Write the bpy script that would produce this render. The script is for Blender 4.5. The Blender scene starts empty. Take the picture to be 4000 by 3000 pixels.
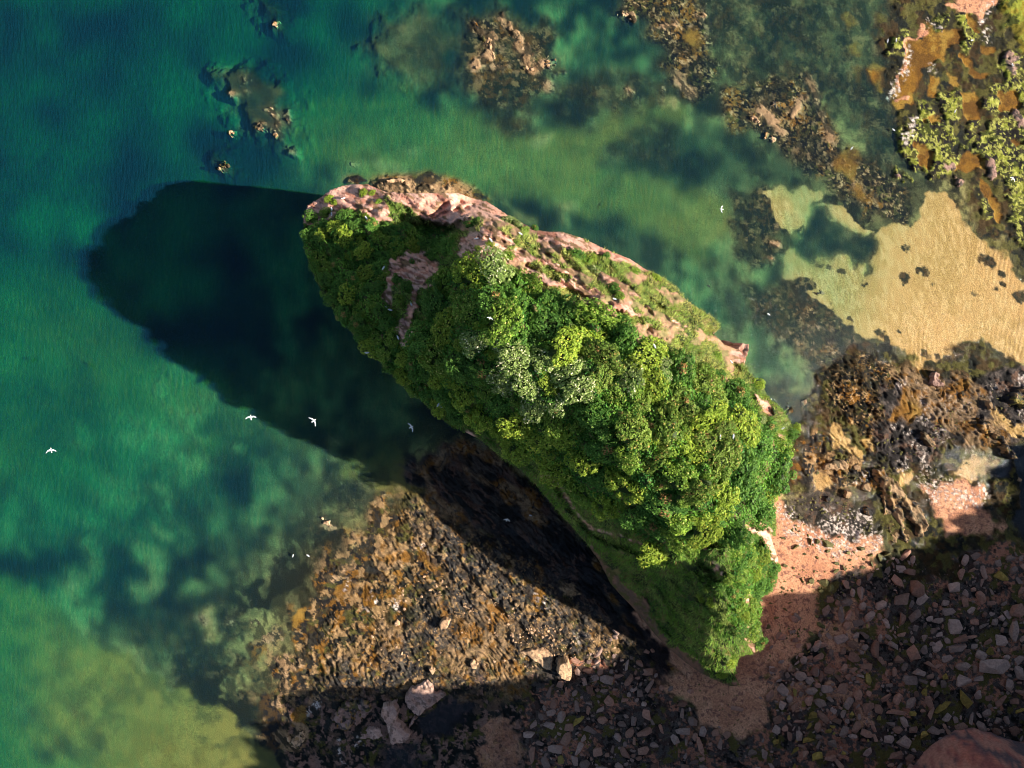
import bpy, bmesh, math, random
import numpy as np
from mathutils import Vector, Matrix
random.seed(7)
RS = np.random.RandomState(11)
S = 28.57            # photograph pixels (4000 wide) per metre at sea level
CX, CY = 2000.0, 1500.0
HC = 100.0           # drone height above the sea, metres

# ------------------------------------------------------------------ camera, sky, sun, exposure
scene = bpy.context.scene
cam_d = bpy.data.cameras.new('camera'); cam = bpy.data.objects.new('camera', cam_d)
scene.collection.objects.link(cam); scene.camera = cam
cam.location = (0, 0, HC); cam.rotation_euler = (0, 0, 0)
cam_d.sensor_width = 36.0; cam_d.lens = 36.0 * HC / (4000.0 / S)
cam_d.clip_start = 0.5; cam_d.clip_end = 5000
SUN_EL = math.radians(30.0); SUN_AZ = math.atan2(-0.18, 1.0)      # direction towards the sun, from +X
world = bpy.data.worlds.new('World'); scene.world = world; world.use_nodes = True
wn = world.node_tree; bg = wn.nodes['Background']
sky = wn.nodes.new('ShaderNodeTexSky'); sky.sky_type = 'NISHITA'; sky.sun_disc = False
sky.sun_elevation = SUN_EL; sky.sun_rotation = math.radians(90) - SUN_AZ
wn.links.new(sky.outputs[0], bg.inputs[0]); bg.inputs[1].default_value = 0.054
sun_d = bpy.data.lights.new('sun', 'SUN'); sun_d.energy = 5.0; sun_d.angle = math.radians(0.5)
sun_d.color = (1.0, 0.91, 0.78)
sun = bpy.data.objects.new('sun', sun_d); scene.collection.objects.link(sun)
sdir = Vector((math.cos(SUN_EL) * math.cos(SUN_AZ), math.cos(SUN_EL) * math.sin(SUN_AZ), math.sin(SUN_EL)))
sun.rotation_euler = sdir.to_track_quat('Z', 'Y').to_euler(); sun.location = sdir * 300
scene.view_settings.view_transform = 'Standard'; scene.view_settings.look = 'None'
scene.view_settings.exposure = 1.3; scene.view_settings.gamma = 1.0
try: scene.cycles.filter_width = 1.0
except Exception: pass

# ------------------------------------------------------------------ helpers
def tag(o, label=None, cat=None, group=None, kind=None):
    if label: o['label'] = label
    if cat: o['category'] = cat
    if group: o['group'] = group
    if kind: o['kind'] = kind
    return o

def W(px, py, z=0.0):
    k = (1 - z / HC) / S
    return (px - CX) * k, -(py - CY) * k

def ss(a, b, x):
    t = np.clip((x - a) / (b - a + 1e-12), 0, 1)
    return t * t * (3 - 2 * t)

_lat = {}
def noise(X, Y, scale, seed, rot=0.0, an=1.0, oct=4, gain=0.5):
    c, s = math.cos(rot), math.sin(rot)
    U = (X * c + Y * s) / (scale * an); V = (-X * s + Y * c) / scale
    out = 0; amp = 1.0; tot = 0
    for o in range(oct):
        key = (seed * 13 + o) % 9973
        if key not in _lat: _lat[key] = np.random.RandomState(key).rand(256, 256)
        L = _lat[key]
        u = U * 2 ** o + o * 17.3 + seed; v = V * 2 ** o + o * 9.1 + seed * 1.7
        iu = np.floor(u).astype(np.int64); iv = np.floor(v).astype(np.int64)
        fu = u - iu; fv = v - iv; fu = fu * fu * (3 - 2 * fu); fv = fv * fv * (3 - 2 * fv)
        iu &= 255; iv &= 255; iu1 = (iu + 1) & 255; iv1 = (iv + 1) & 255
        n = (L[iv, iu] * (1 - fu) + L[iv, iu1] * fu) * (1 - fv) + (L[iv1, iu] * (1 - fu) + L[iv1, iu1] * fu) * fv
        out = out + n * amp; tot += amp; amp *= gain
    return (out / tot - 0.5) * (1.6 + 0.2 * oct) + 0.5     # spread back to about 0..1

def tps(P, X, Y, lam=0.5):
    P = np.array(P, float); n = len(P); x = P[:, 0] / 1000; y = P[:, 1] / 1000
    def U(r2): return 0.5 * r2 * np.log(r2 + 1e-12)
    K = U((x[:, None] - x) ** 2 + (y[:, None] - y) ** 2) + np.eye(n) * lam * 1e-3
    A = np.zeros((n + 3, n + 3)); A[:n, :n] = K; A[:n, n:] = np.c_[np.ones(n), x, y]; A[n:, :n] = A[:n, n:].T
    w = np.linalg.solve(A, np.r_[P[:, 2], 0, 0, 0])
    Z = w[n] + w[n + 1] * X / 1000 + w[n + 2] * Y / 1000
    for i in range(n): Z = Z + w[i] * U((X / 1000 - x[i]) ** 2 + (Y / 1000 - y[i]) ** 2)
    return Z

def sdf(poly, X, Y, closed=True, want=False):
    d = np.full(X.shape, 1e18); ins = np.zeros(X.shape, bool); n = len(poly)
    bx_ = np.zeros(X.shape); by_ = np.zeros(X.shape)
    for i in range(n if closed else n - 1):
        ax, ay = poly[i][:2]; bx, by = poly[(i + 1) % n][:2]
        ex, ey = bx - ax, by - ay; wx = X - ax; wy = Y - ay
        t = np.clip((wx * ex + wy * ey) / (ex * ex + ey * ey + 1e-9), 0, 1)
        dd = (wx - ex * t) ** 2 + (wy - ey * t) ** 2
        if want:
            m = dd < d; bx_ = np.where(m, ax + ex * t, bx_); by_ = np.where(m, ay + ey * t, by_)
        d = np.minimum(d, dd)
        if closed:
            c = (ay > Y) != (by > Y)
            ins ^= c & (X < (bx - ax) * (Y - ay) / ((by - ay) if by != ay else 1e-12) + ax)
    r = np.where(ins, 1, -1) * np.sqrt(d)
    return (r, bx_, by_) if want else r

def make_mesh(name, co, faces, mat, cols=None, smooth=True, attrs=None, nside=4):
    co = np.asarray(co, np.float32); faces = np.asarray(faces, np.int32)
    me = bpy.data.meshes.new(name); nf = len(faces)
    me.vertices.add(len(co)); me.vertices.foreach_set('co', co.ravel())
    me.loops.add(nf * nside); me.loops.foreach_set('vertex_index', faces.ravel())
    me.polygons.add(nf)
    me.polygons.foreach_set('loop_start', np.arange(0, nf * nside, nside, dtype=np.int32))
    try: me.polygons.foreach_set('loop_total', np.full(nf, nside, np.int32))
    except Exception: pass
    me.polygons.foreach_set('use_smooth', np.full(nf, bool(smooth)))
    me.update(calc_edges=True)
    if cols is not None:
        a = me.color_attributes.new('Col', 'FLOAT_COLOR', 'POINT')
        c4 = np.ones((len(co), 4), np.float32); c4[:, :3] = cols; a.data.foreach_set('color', c4.ravel())
    for k, v in (attrs or {}).items():
        a = me.attributes.new(k, 'FLOAT', 'POINT'); a.data.foreach_set('value', np.asarray(v, np.float32))
    if mat: me.materials.append(mat)
    return me

def link(name, me, parent=None, loc=None):
    o = bpy.data.objects.new(name, me); scene.collection.objects.link(o)
    if parent: o.parent = parent
    if loc: o.location = loc
    return o

def grid_faces(ny, nx, keep=None):
    idx = np.arange(ny * nx).reshape(ny, nx)
    f = np.stack([idx[:-1, :-1], idx[1:, :-1], idx[1:, 1:], idx[:-1, 1:]], -1)   # image y down -> faces up
    if keep is not None:
        m = keep[:-1, :-1] & keep[1:, :-1] & keep[1:, 1:] & keep[:-1, 1:]
        f = f[m]
    return f.reshape(-1, 4)

def compact(co, faces, *arrs):
    used = np.unique(faces); mp = np.full(len(co), -1, np.int64); mp[used] = np.arange(len(used))
    return (co[used], mp[faces]) + tuple(a[used] for a in arrs)

# ------------------------------------------------------------------ materials
def base_mat(name, rough=0.8, spec=0.3):
    m = bpy.data.materials.new(name); m.use_nodes = True; nt = m.node_tree
    b = nt.nodes['Principled BSDF']; b.inputs['Roughness'].default_value = rough
    b.inputs['Specular IOR Level'].default_value = spec
    return m, nt, b

def col_mat(name, rough=0.85, spec=0.25, nscale=3.0, namp=0.35, bump=0.0, bscale=6.0, objvar=0.0, base=None, bdist=0.1):
    m, nt, b = base_mat(name, rough, spec); N = nt.nodes; L = nt.links
    if base is None:
        at = N.new('ShaderNodeAttribute'); at.attribute_name = 'Col'; csock = at.outputs['Color']
    else:
        rgb = N.new('ShaderNodeRGB'); rgb.outputs[0].default_value = (*base, 1); csock = rgb.outputs[0]
    tc = N.new('ShaderNodeTexCoord'); geo = N.new('ShaderNodeNewGeometry')
    nz = N.new('ShaderNodeTexNoise'); nz.inputs['Scale'].default_value = nscale; nz.inputs['Detail'].default_value = 4
    L.new(geo.outputs['Position'], nz.inputs['Vector'])
    mr = N.new('ShaderNodeMapRange'); mr.inputs[1].default_value = 0.25; mr.inputs[2].default_value = 0.75
    mr.inputs[3].default_value = 1 - namp; mr.inputs[4].default_value = 1 + namp
    L.new(nz.outputs[0], mr.inputs[0])
    fac = mr.outputs[0]
    if objvar:
        oi = N.new('ShaderNodeObjectInfo'); m2 = N.new('ShaderNodeMapRange')
        m2.inputs[3].default_value = 1 - objvar; m2.inputs[4].default_value = 1 + objvar
        L.new(oi.outputs['Random'], m2.inputs[0]); mm = N.new('ShaderNodeMath'); mm.operation = 'MULTIPLY'
        L.new(fac, mm.inputs[0]); L.new(m2.outputs[0], mm.inputs[1]); fac = mm.outputs[0]
    vm = N.new('ShaderNodeVectorMath'); vm.operation = 'SCALE'
    L.new(csock, vm.inputs[0]); L.new(fac, vm.inputs['Scale']); L.new(vm.outputs[0], b.inputs['Base Color'])
    if bump:
        n2 = N.new('ShaderNodeTexNoise'); n2.inputs['Scale'].default_value = bscale; n2.inputs['Detail'].default_value = 6
        n2.inputs['Roughness'].default_value = 0.65
        L.new(geo.outputs['Position'], n2.inputs['Vector'])
        bp = N.new('ShaderNodeBump'); bp.inputs['Strength'].default_value = bump; bp.inputs['Distance'].default_value = bdist
        L.new(n2.outputs[0], bp.inputs['Height']); L.new(bp.outputs[0], b.inputs['Normal'])
    return m
# ------------------------------------------------------------------ the ground: one sheet, sea bed, reef, beach
def stretch(lo, hi, st):
    core = np.arange(lo, hi + 1, st, dtype=float); g = np.r_[np.full(50, 14.0), 40 * 1.6 ** np.arange(16)]
    e = np.cumsum(g)
    return np.r_[lo - e[::-1], core, hi + e]
gx = stretch(-60, 4060, 4.0); gy = stretch(-60, 3060, 4.0)
X, Y = np.meshgrid(gx, gy)
Xc = np.clip(X, -150, 4150); Yc = np.clip(Y, -150, 3150)
k_ = 1.808
DEPTH = [(0,0,10),(200,200,10),(0,500,8.5),(400,100,9.5),(400,400,7.5),(600,350,4.8),(700,150,6),(550,30,8),(900,100,3.4),(900,280,2.9),
 (700,280,3.4),(1000,400,1.9),(760,330,2.2),(1150,250,2.0),(1300,300,1.5),(1250,120,2.2),(1400,150,1.8),(1500,300,1.6),(1450,230,1.1),
 (1450,500,1.4),(1600,350,1.5),(1600,600,2.0),(1560,450,1.4),(1700,680,1.6),(1750,780,1.1),(1760,900,.7),(1400,430,1.8),(1750,400,.9),(1850,520,.5),
 (2000,560,.22),(2150,700,.10),(1800,200,.9),(1900,330,.7),(1950,150,.2),(1900,50,.4),(1600,50,1.3),(1700,100,1.0),(2050,200,-.05),(2150,300,-.15),
 (2030,380,.2),(1850,850,.1),(1950,850,-.1),(1900,1000,-.1),(2100,850,.05),(2200,900,0.0),(2100,1000,.1),(1800,1080,-.3),
 (100,750,4.4),(250,800,4.0),(50,650,5.2),(450,700,4.8),(300,600,5.4),(600,850,2.9),(700,900,2.6),(100,900,4.4),(300,950,3.9),(500,1000,3.0),
 (700,1000,1.8),(850,1020,.8),(400,1150,3.0),(200,1100,4.2),(600,1150,1.4),(750,1150,.35),(850,1100,.1),(50,1200,3.8),(150,1300,2.7),
 (300,1400,1.6),(500,1550,.55),(0,1450,2.9),(0,1650,3.4),(150,1600,1.7),(450,1350,1.5),(550,1500,.45),(600,1650,.4),(600,1300,.45),(500,1250,1.5),
 (650,1250,.2),(900,950,1.2),(800,880,1.8),(930,1060,0.0),(1100,1150,-.15),(1200,1330,-.2),(900,1350,-.3),(1000,1550,-.3),(1500,1500,-.5),(2000,1500,-.6),
 (1400,1400,-.2),(1700,1200,-.6),(560,1420,.5)]
depth = tps([(a * k_, b * k_, c) for a, b, c in DEPTH], Xc, Yc, 2.0)
depth = depth + 0.25 * np.clip(depth, 0, 3) * (noise(X, Y, 260, 3) - .5)
ZT = -depth
far = np.maximum(np.maximum(-X, X - 4000), np.maximum(-Y, Y - 3000))
ZT = np.where((X < 1500) & (Y < 3000) & (far > 0), np.maximum(ZT - far / 400, -14), ZT)
ZT = np.clip(ZT, -14, 1.2)
RGB = np.zeros(X.shape + (3,)); AMP = np.full(X.shape, .12)

tan = (.29,.18,.085); tanl = (.42,.27,.14); ochre = (.22,.10,.018); darkrock = (.03,.027,.026); slate = (.075,.065,.06)
weed = (.024,.026,.014); weedb = (.075,.045,.018); lime = (.21,.23,.03); limed = (.07,.085,.016); pink = (.56,.275,.155)
pinkd = (.26,.12,.085); sandt = (.45,.275,.105); shell = (.72,.62,.55); olive = (.105,.095,.025); sandd = (.25,.22,.085)

def recipe(x, y, base, layers):
    c = np.broadcast_to(np.array(base, float), x.shape + (3,)).copy()
    for l in layers:
        rgb, seed, sc, th, so = l[:5]; rot = l[5] if len(l) > 5 else 0; an = l[6] if len(l) > 6 else 1
        if sc >= 80: x2 = x + sc * .5 * (noise(x, y, sc * .4, seed + 50, oct=3) - .5); y2 = y + sc * .5 * (noise(x, y, sc * .4, seed + 51, oct=3) - .5)
        else: x2, y2 = x, y
        m = ss(th - so, th + so, noise(x2, y2, sc, seed, rot, an, 5, .62))[..., None]
        if len(l) > 7: m = m * l[7]
        c = c * (1 - m) + np.array(rgb) * m
    return c

R_SEABED = ((.09,.09,.04), [(sandd,21,300,.44,.30),(weed,22,150,.62,.22),(weed,23,40,.60,.15,1.35,2.2,.7)])
R_SANDDEEP = ((.195,.15,.036), [((.135,.12,.036),24,200,.55,.3),((.23,.175,.045),25,60,.6,.3)])
R_SANDFLAT = (sandt, [((.38,.24,.085),26,160,.5,.3),((.50,.33,.14),27,10,.62,.2,1.30,3.0)])
R_WEED = (weed, [((.075,.068,.03),31,30,.5,.2,1.25,1.8),(weedb,32,44,.56,.12),((.16,.11,.05),33,30,.76,.06),((.02,.03,.02),34,16,.60,.12)])
R_WEEDTAN = (weed, [(olive,35,40,.46,.15),(weedb,36,30,.50,.12),(ochre,37,50,.68,.08),((.24,.155,.07),38,18,.78,.06),(tanl,39,12,.90,.04),(weed,47,60,.60,.2,0,1,.7),((.012,.012,.01),48,9,.60,.08)])
R_REEF = ((.075,.062,.05), [((.12,.09,.045),40,60,.42,.2),((.24,.145,.07),41,46,.60,.07,.8,1.8),(ochre,42,95,.64,.05,.9,1.8),((.05,.045,.045),43,30,.55,.08,.8,2.2),
                  (tanl,44,22,.70,.06),((.15,.15,.04),45,40,.70,.1,0,1,.7),((.05,.045,.045),46,11,.64,.09)])
R_REEFWET = ((.075,.065,.034), [(olive,50,50,.48,.15,.9,1.6),(weedb,51,36,.52,.1),(ochre,52,60,.66,.07),(darkrock,53,22,.55,.08),(tan,54,30,.68,.05)])
R_SHADOWREEF = ((.036,.034,.038), [((.075,.06,.055),60,60,.52,.12,.75,2.5),((.12,.07,.055),61,30,.70,.07,.75,1.8),((.018,.02,.026),62,36,.54,.1,.75,3)])
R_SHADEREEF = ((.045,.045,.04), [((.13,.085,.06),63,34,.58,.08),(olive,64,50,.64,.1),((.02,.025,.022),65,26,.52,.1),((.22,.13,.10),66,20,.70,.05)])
R_LIME = ((.06,.055,.03), [(olive,70,60,.44,.12),(lime,71,30,.50,.08),(limed,72,50,.60,.12),(darkrock,73,20,.60,.08),((.34,.34,.08),74,9,.70,.06)])
R_LIMEGOLD = ((.18,.15,.02), [((.22,.17,.02),75,70,.45,.2),(lime,76,26,.60,.1),(limed,77,22,.62,.1)])
R_MURK = ((.042,.038,.02), [((.02,.024,.02),78,50,.5,.14),(weedb,79,60,.60,.12),(olive,80,34,.66,.1)])
R_POOL = ((.25,.115,.014), [((.17,.075,.012),81,50,.52,.2),((.30,.17,.03),82,90,.6,.2)])
R_PINK = (pink, [((.46,.21,.12),83,90,.5,.25),((.60,.31,.18),84,40,.62,.2),(pinkd,85,8,.78,.05)])
R_TANPATCH = ((.34,.23,.10), [((.22,.18,.07),86,30,.5,.2)])
R_SHINGLE = ((.05,.043,.042), [((.14,.08,.055),87,60,.58,.1),((.10,.08,.07),88,22,.55,.15),(darkrock,89,30,.6,.1)])
R_BOULDERBED = ((.085,.052,.042), [((.026,.024,.022),90,40,.48,.15),((.36,.155,.095),91,90,.56,.1),((.10,.08,.07),92,14,.56,.1),((.12,.10,.03),93,44,.72,.08)])
R_TANROCK = ((.33,.215,.12), [((.22,.14,.075),94,40,.5,.2,.9,2),((.08,.06,.035),95,20,.58,.08,.9,2)])
R_PINKROCK = ((.34,.21,.17), [((.24,.15,.12),96,34,.52,.15),((.10,.08,.07),97,20,.68,.06)])
R_SHELL = (shell, [((.25,.2,.18),98,9,.5,.12)])

RGB[:] = recipe(X, Y, *R_SEABED)

def paint(rec, poly, z=None, f=10, warp=14, ws=40, seed=1, amp=None, zdelta=None, zf=None, stroke=None, op=1.0, src=True, dens=None):
    if not src: poly = [(a * k_, b * k_) for a, b in poly]
    P = np.array(poly, float); pad = 60 + 2 * f + warp + (stroke or 0) + (zf or 0)
    x0, y0 = P.min(0) - pad; x1, y1 = P.max(0) + pad
    i0, i1 = np.searchsorted(gx, [x0, x1]); j0, j1 = np.searchsorted(gy, [y0, y1])
    if i1 <= i0 or j1 <= j0: return
    sl = (slice(j0, j1), slice(i0, i1)); x = X[sl]; y = Y[sl]
    d = sdf(poly, x, y, closed=(stroke is None))
    if stroke is not None: d = stroke + d if False else stroke - np.abs(d)
    wn_ = noise(x, y, ws, 200 + seed) - .5
    d = d + warp * 2 * wn_
    m = ss(-f, f, d) * op
    if dens is not None: m = m * ss(dens[0] - dens[1], dens[0] + dens[1], noise(x, y, dens[2], 300 + seed))
    if rec is not None:
        c = recipe(x, y, *rec); RGB[sl] = RGB[sl] * (1 - m[..., None]) + c * m[..., None]
    mz = m if zf is None else ss(-zf, zf, d)
    if z is not None: ZT[sl] = ZT[sl] * (1 - mz) + z * mz
    if zdelta is not None: ZT[sl] += zdelta * mz
    if amp is not None: AMP[sl] = AMP[sl] * (1 - m) + amp * m

# --- open water: sand lit emerald, drifting weed
paint(R_SANDDEEP, [(-300,1120),(120,1020),(420,1120),(720,1420),(930,1560),(1150,1700),(1000,1700),(700,1640),(500,1700),(480,1850),(200,1850),(-300,1900)], f=120, warp=90, ws=200, seed=2, op=.8)
paint(R_SANDDEEP, [(1100,560),(1260,340),(1560,330),(1800,450),(2080,540),(2350,470),(2620,360),(2640,430),(2440,540),(2350,640),(2530,720),(2800,780),(2840,940),(2712,1010),(2440,870),(2080,760),(1720,690),(1450,660),(1270,650),(1150,640)], f=50, warp=50, ws=120, seed=3, op=.85)
paint(R_SANDDEEP, [(1350,1000),(1000,1640),(1250,1720),(1600,1850),(1800,1900),(1700,1500)], f=60, warp=60, ws=120, seed=4, op=.35)
paint(R_SANDDEEP, [(1400,1750),(1560,1800),(1700,1990),(1600,1980),(1450,1900),(1300,1850)], f=50, warp=40, seed=5, op=.8)
paint(R_SANDDEEP, [(-400,2211),(90,2289),(169,2338),(241,2410),(313,2458),(350,2543),(392,2561),(482,2561),(573,2609),(639,2627),(675,2687),(735,2693),(754,2729),(844,2747),(904,2808),(964,2880),(1025,2940),(1073,2946),(1120,3100),(1150,4000),(-400,4000)], f=14, warp=20, ws=60, seed=6, amp=.02)
paint(R_SEABED, [(40,2790),(70,2740),(130,2760),(135,2820),(90,2850),(60,2840)], f=22, seed=7, op=.6)
for q, r_ in (((270,2760),20),((380,2900),26),((250,2930),40),((150,2950),40),((320,2800),16),((410,2940),12)):
    paint(R_WEED, [q, (q[0]+6, q[1]+4)], stroke=r_, f=18, warp=16, seed=8+q[0]%7, op=.45)
# weed belts over the sea bed at the lower left
for P, op in (([(350,2130),(420,2110),(470,2200),(560,2240),(700,2330),(690,2440),(560,2500),(470,2500),(400,2440),(330,2330)],.5),
          ([(420,2230),(500,2210),(530,2260),(470,2310),(420,2290)],.9),
          ([(560,2420),(640,2380),(760,2400),(860,2340),(900,2420),(870,2520),(960,2560),(1020,2650),(940,2700),(800,2660),(700,2640),(640,2560)],.8),
          ([(820,2380),(900,2330),(960,2440),(1000,2560),(900,2560)],.8),([(650,2560),(720,2540),(760,2620),(720,2680),(660,2650)],.7),
          ([(950,2730),(1010,2740),(1060,2860),(1110,2960),(1080,3080),(1150,3080),(1150,2700),(1060,2600),(980,2600)],.75),
          ([(850,2090),(1000,2060),(1080,2150),(1040,2250),(930,2260),(860,2180)],.7),
          ([(1180,1950),(1420,1850),(1640,1900),(1700,1960),(1500,2080),(1420,2040),(1300,2100),(1200,2060)],.6),
          ([(760,1620),(860,1590),(960,1640),(1000,1700),(880,1720),(780,1690)],.6),
          ([(50,2000),(200,1960),(330,2060),(250,2250),(120,2240)],.45),([(550,1850),(700,1820),(800,1920),(700,1980),(560,1950)],.4)):
    paint(R_WEED, P, f=36, warp=44, ws=50, seed=10 + int(P[0][0]) % 17, op=op * .72, amp=.15)
# pale sandy blotches seen through the water (centre lines and widths)
for P, r_ in (([(603,1520),(651,1575),(700,1630),(760,1642)],22),([(834,1527),(780,1608),(739,1642)],20),([(671,1425),(630,1480),(620,1530)],18),([(735,1470),(680,1500)],20),
          ([(434,1660),(470,1608),(520,1640),(560,1642),(576,1690),(540,1740),(475,1730),(447,1697)],16),([(290,1676),(308,1740)],14),([(710,1660),(773,1724)],16),
          ([(576,1900),(644,1940),(637,1995)],18),([(380,1970),(434,1900),(475,1886)],22),([(488,1955),(540,1950)],24),([(610,1700),(640,1720)],16),
          ([(330,2120),(360,2180),(350,2240)],28),([(540,2140),(600,2180),(590,2280),(540,2320)],30),([(320,2045),(330,2040)],16),([(600,2060),(640,2110)],22),
          ([(280,2260),(300,2330)],34),([(700,1790),(770,1800)],14),([(1310,1720),(1300,1760)],7),([(905,1740),(920,1750)],9),([(810,2420),(830,2480)],24)):
    paint(R_TANPATCH, P, stroke=r_, f=18, warp=16, seed=20 + int(P[0][0]) % 19, op=.75, zdelta=.5, zf=20)
for P, r_ in (([(1130,560),(1160,620)],14),([(1175,640),(1195,670)],18),([(1110,540),(1130,570)],12),([(1360,640),(1400,645)],16),([(575,700),(595,725)],10),([(1600,590),(1630,590)],9),([(1790,590),(1800,600)],8),
          ([(1480,640),(1560,650)],16),([(1060,420),(1090,350)],20),([(1160,330),(1170,330)],14),([(2580,400),(2630,400)],16),([(2090,560),(2150,530)],18),([(1570,100),(1650,70),(1520,200)],26),
          ([(2200,810),(2210,870)],10),([(2230,800),(2240,800)],12),([(2100,755),(2120,757)],9),([(1945,750),(1960,770)],10),([(1980,800),(2030,850),(2090,870)],10),([(2750,1560),(2760,1570)],9)):
    paint(R_TANPATCH, P, stroke=r_, f=12, warp=12, seed=40 + int(P[0][0]) % 23, op=.7, zdelta=.4, zf=16)

# --- weed and rock shoals along the top and the right
WP = [([(1790,60),(1950,30),(2130,100),(2180,220),(2150,340),(2080,400),(2040,440),(1900,420),(1810,350),(1780,240)],.95,R_WEED),
 ([(1500,60),(1700,20),(1800,100),(1790,300),(1650,360),(1500,300),(1420,180)],.55,R_WEED),
 ([(2150,340),(2400,300),(2600,330),(2560,420),(2350,440),(2250,420),(2180,440)],.65,R_WEED),
 ([(1960,430),(2060,440),(2070,500),(2010,530),(1960,500)],.7,R_WEED),
 ([(2400,-60),(2720,-60),(2790,110),(2820,320),(2720,390),(2620,330),(2580,180),(2510,110),(2420,50)],.95,R_WEEDTAN),
 ([(2720,-60),(3500,-60),(3560,120),(3480,300),(3500,430),(3560,560),(3620,680),(3450,640),(3330,520),(3180,380),(3050,300),(2880,320),(2800,200)],.72,R_WEED),
 ([(2800,330),(2960,290),(3150,320),(3240,430),(3290,540),(3400,640),(3550,770),(3560,870),(3480,900),(3400,830),(3300,760),(3180,720),(3070,600),(2960,520),(2830,450)],.95,R_WEEDTAN),
 ([(2880,760),(3000,720),(3100,830),(3110,900),(3040,1010),(2960,1050),(2890,1010),(2860,900)],.9,R_WEED),
 ([(840,270),(1010,250),(1140,360),(1160,520),(1080,580),(970,520),(880,400)],.8,R_WEED),([(1000,-60),(1120,40),(1090,110),(1030,80),(980,0)],.8,R_WEED),
 ([(2430,500),(2640,500),(2650,620),(2550,650),(2440,600)],.6,R_WEED),([(820,600),(900,600),(900,680),(850,690)],.7,R_WEED),
 ([(2880,1100),(3000,1120),(3090,1100),(3190,1080),(3200,1140),(3290,1240),(3360,1310),(3380,1390),(3350,1480),(3200,1470),(3080,1390),(2980,1300),(2920,1200)],.92,R_WEED),
 ([(2940,1480),(3060,1480),(3160,1560),(3200,1640),(3120,1700),(3060,1600),(2980,1540)],.7,R_WEED),
 ([(2780,1060),(2880,1060),(2930,1250),(3000,1380),(2930,1400),(2860,1300),(2800,1180)],.35,R_WEED)]
for P, op, rec in WP: paint(rec, P, f=26, warp=30, ws=55, seed=60 + int(P[0][0]) % 29, op=op, amp=.26, z=(-.52 if op > .85 else (-.9 if op > .6 else -1.3)) - (.5 if P[0][0] < 1200 else 0), zf=60)
for P in ([(1860,60),(2000,60),(2120,130),(2160,230),(2110,300),(2000,300),(1880,290),(1840,180)],[(2460,-40),(2700,-40),(2770,120),(2780,260),(2700,330),(2620,250),(2560,120)],[(2900,360),(3100,370),(3300,620),(3500,760),(3520,860),(3400,820),(3180,680),(3000,520)],[(3120,1180),(3300,1300),(3360,1420),(3200,1430),(3050,1320)]):
    paint(R_TANROCK, P, f=20, warp=26, seed=80, dens=(.80,.05,20), op=.6, zdelta=.12, zf=20)
    paint(R_WEEDTAN, P, f=20, warp=26, seed=81, dens=(.55,.12,60), op=.7)
for P, r_, zz in (([(1850,85),(1860,110),(1905,170)],11,.05),([(1920,150),(1915,210),(1870,235),(1860,262)],18,.1),([(1995,110),(2010,140),(2035,185)],14,.12),([(2055,190),(2070,270),(2130,255)],18,.05),
          ([(2055,262),(2080,280)],16,.08),([(1930,255),(1990,262)],9,.0),([(2175,285),(2200,290)],8,.0),([(2440,50),(2480,80)],9,.1),([(2640,90),(2560,110)],8,.0),([(2455,350),(2470,370)],8,-.1),([(2135,330),(2145,335)],14,-.3),([(1970,110),(1960,60)],10,-.1),
          ([(2650,300),(2700,370)],22,-.3),([(2950,460),(2980,420),(3020,480),(3060,520)],12,.02),([(3140,390),(3110,440)],16,.03),([(3160,300),(3230,500),(3260,560)],12,-.1),
          ([(900,360),(915,370)],11,-.2),([(1010,500),(1030,480)],14,-.1),([(1060,430),(1080,460),(1090,520)],12,-.1),([(1125,440),(1130,500)],9,-.1),([(950,300),(960,340)],8,-.3),([(1060,95),(1075,105)],9,-.1),([(1070,500),(1120,570),(1150,600)],12,-.8),
          ([(860,640),(880,660)],9,-.3),([(910,520),(912,524)],8,-.4),([(3010,1010),(3020,1015)],10,.05),([(3020,940),(3035,950)],10,-.05),([(3040,880),(3045,885)],12,-.2),
          ([(1850,270),(1845,240)],8,.05),([(2730,70),(2740,100),(2760,10)],8,.05),([(2590,360),(2560,350)],8,-.3)):
    paint(R_TANROCK, P, stroke=r_, f=7, warp=13, ws=24, seed=90 + int(P[0][0]) % 31, z=zz, zf=14, amp=.18)
for P, r_ in (([(3270,640),(3320,600),(3330,680)],24),([(3350,730),(3390,780)],14),([(3420,260),(3450,340)],16),([(3350,270),(3355,310)],14),([(3330,180),(3360,210)],12),([(3310,60),(3330,80)],12),([(2690,150),(2720,170)],22)):
    paint(R_POOL, P, stroke=r_, f=12, warp=16, seed=5 + int(P[0][0]) % 11, op=.7)

# --- the wide rippled sand flat under ankle-deep water
SANDP = [(3069,1092),(3059,1079),(3072,979),(3111,966),(3111,989),(3129,952),(3141,892),(3159,856),(3090,900),(3030,870),(3010,790),(2990,745),(3050,715),(3100,745),(3150,725),(3215,760),(3165,802),(3238,802),(3290,800),(3330,860),(3375,905),(3430,905),(3500,870),(3560,890),(3590,850),(3620,760),(3650,745),(3700,755),(3740,830),(3794,905),(3887,973),(3940,986),(3947,1033),(3967,1079),(4010,1135),(4300,1300),(4300,1500),(4000,1420),(3927,1397),(3894,1357),(3834,1324),(3735,1337),(3741,1390),(3682,1404),(3602,1417),(3589,1463),(3562,1424),(3556,1390),(3489,1350),(3430,1311),(3383,1324),(3357,1311),(3330,1271),(3284,1244),(3224,1185),(3138,1138),(3184,1125),(3184,1085),(3092,1092)]
paint(R_SANDFLAT, SANDP, f=5, warp=9, ws=30, seed=1, amp=.012)
m_ = sdf([(3300,900),(3700,740),(3800,900),(4100,1100),(4300,1600),(3700,1500),(3300,1300)], X[:800, :], Y[:800, :])
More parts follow.
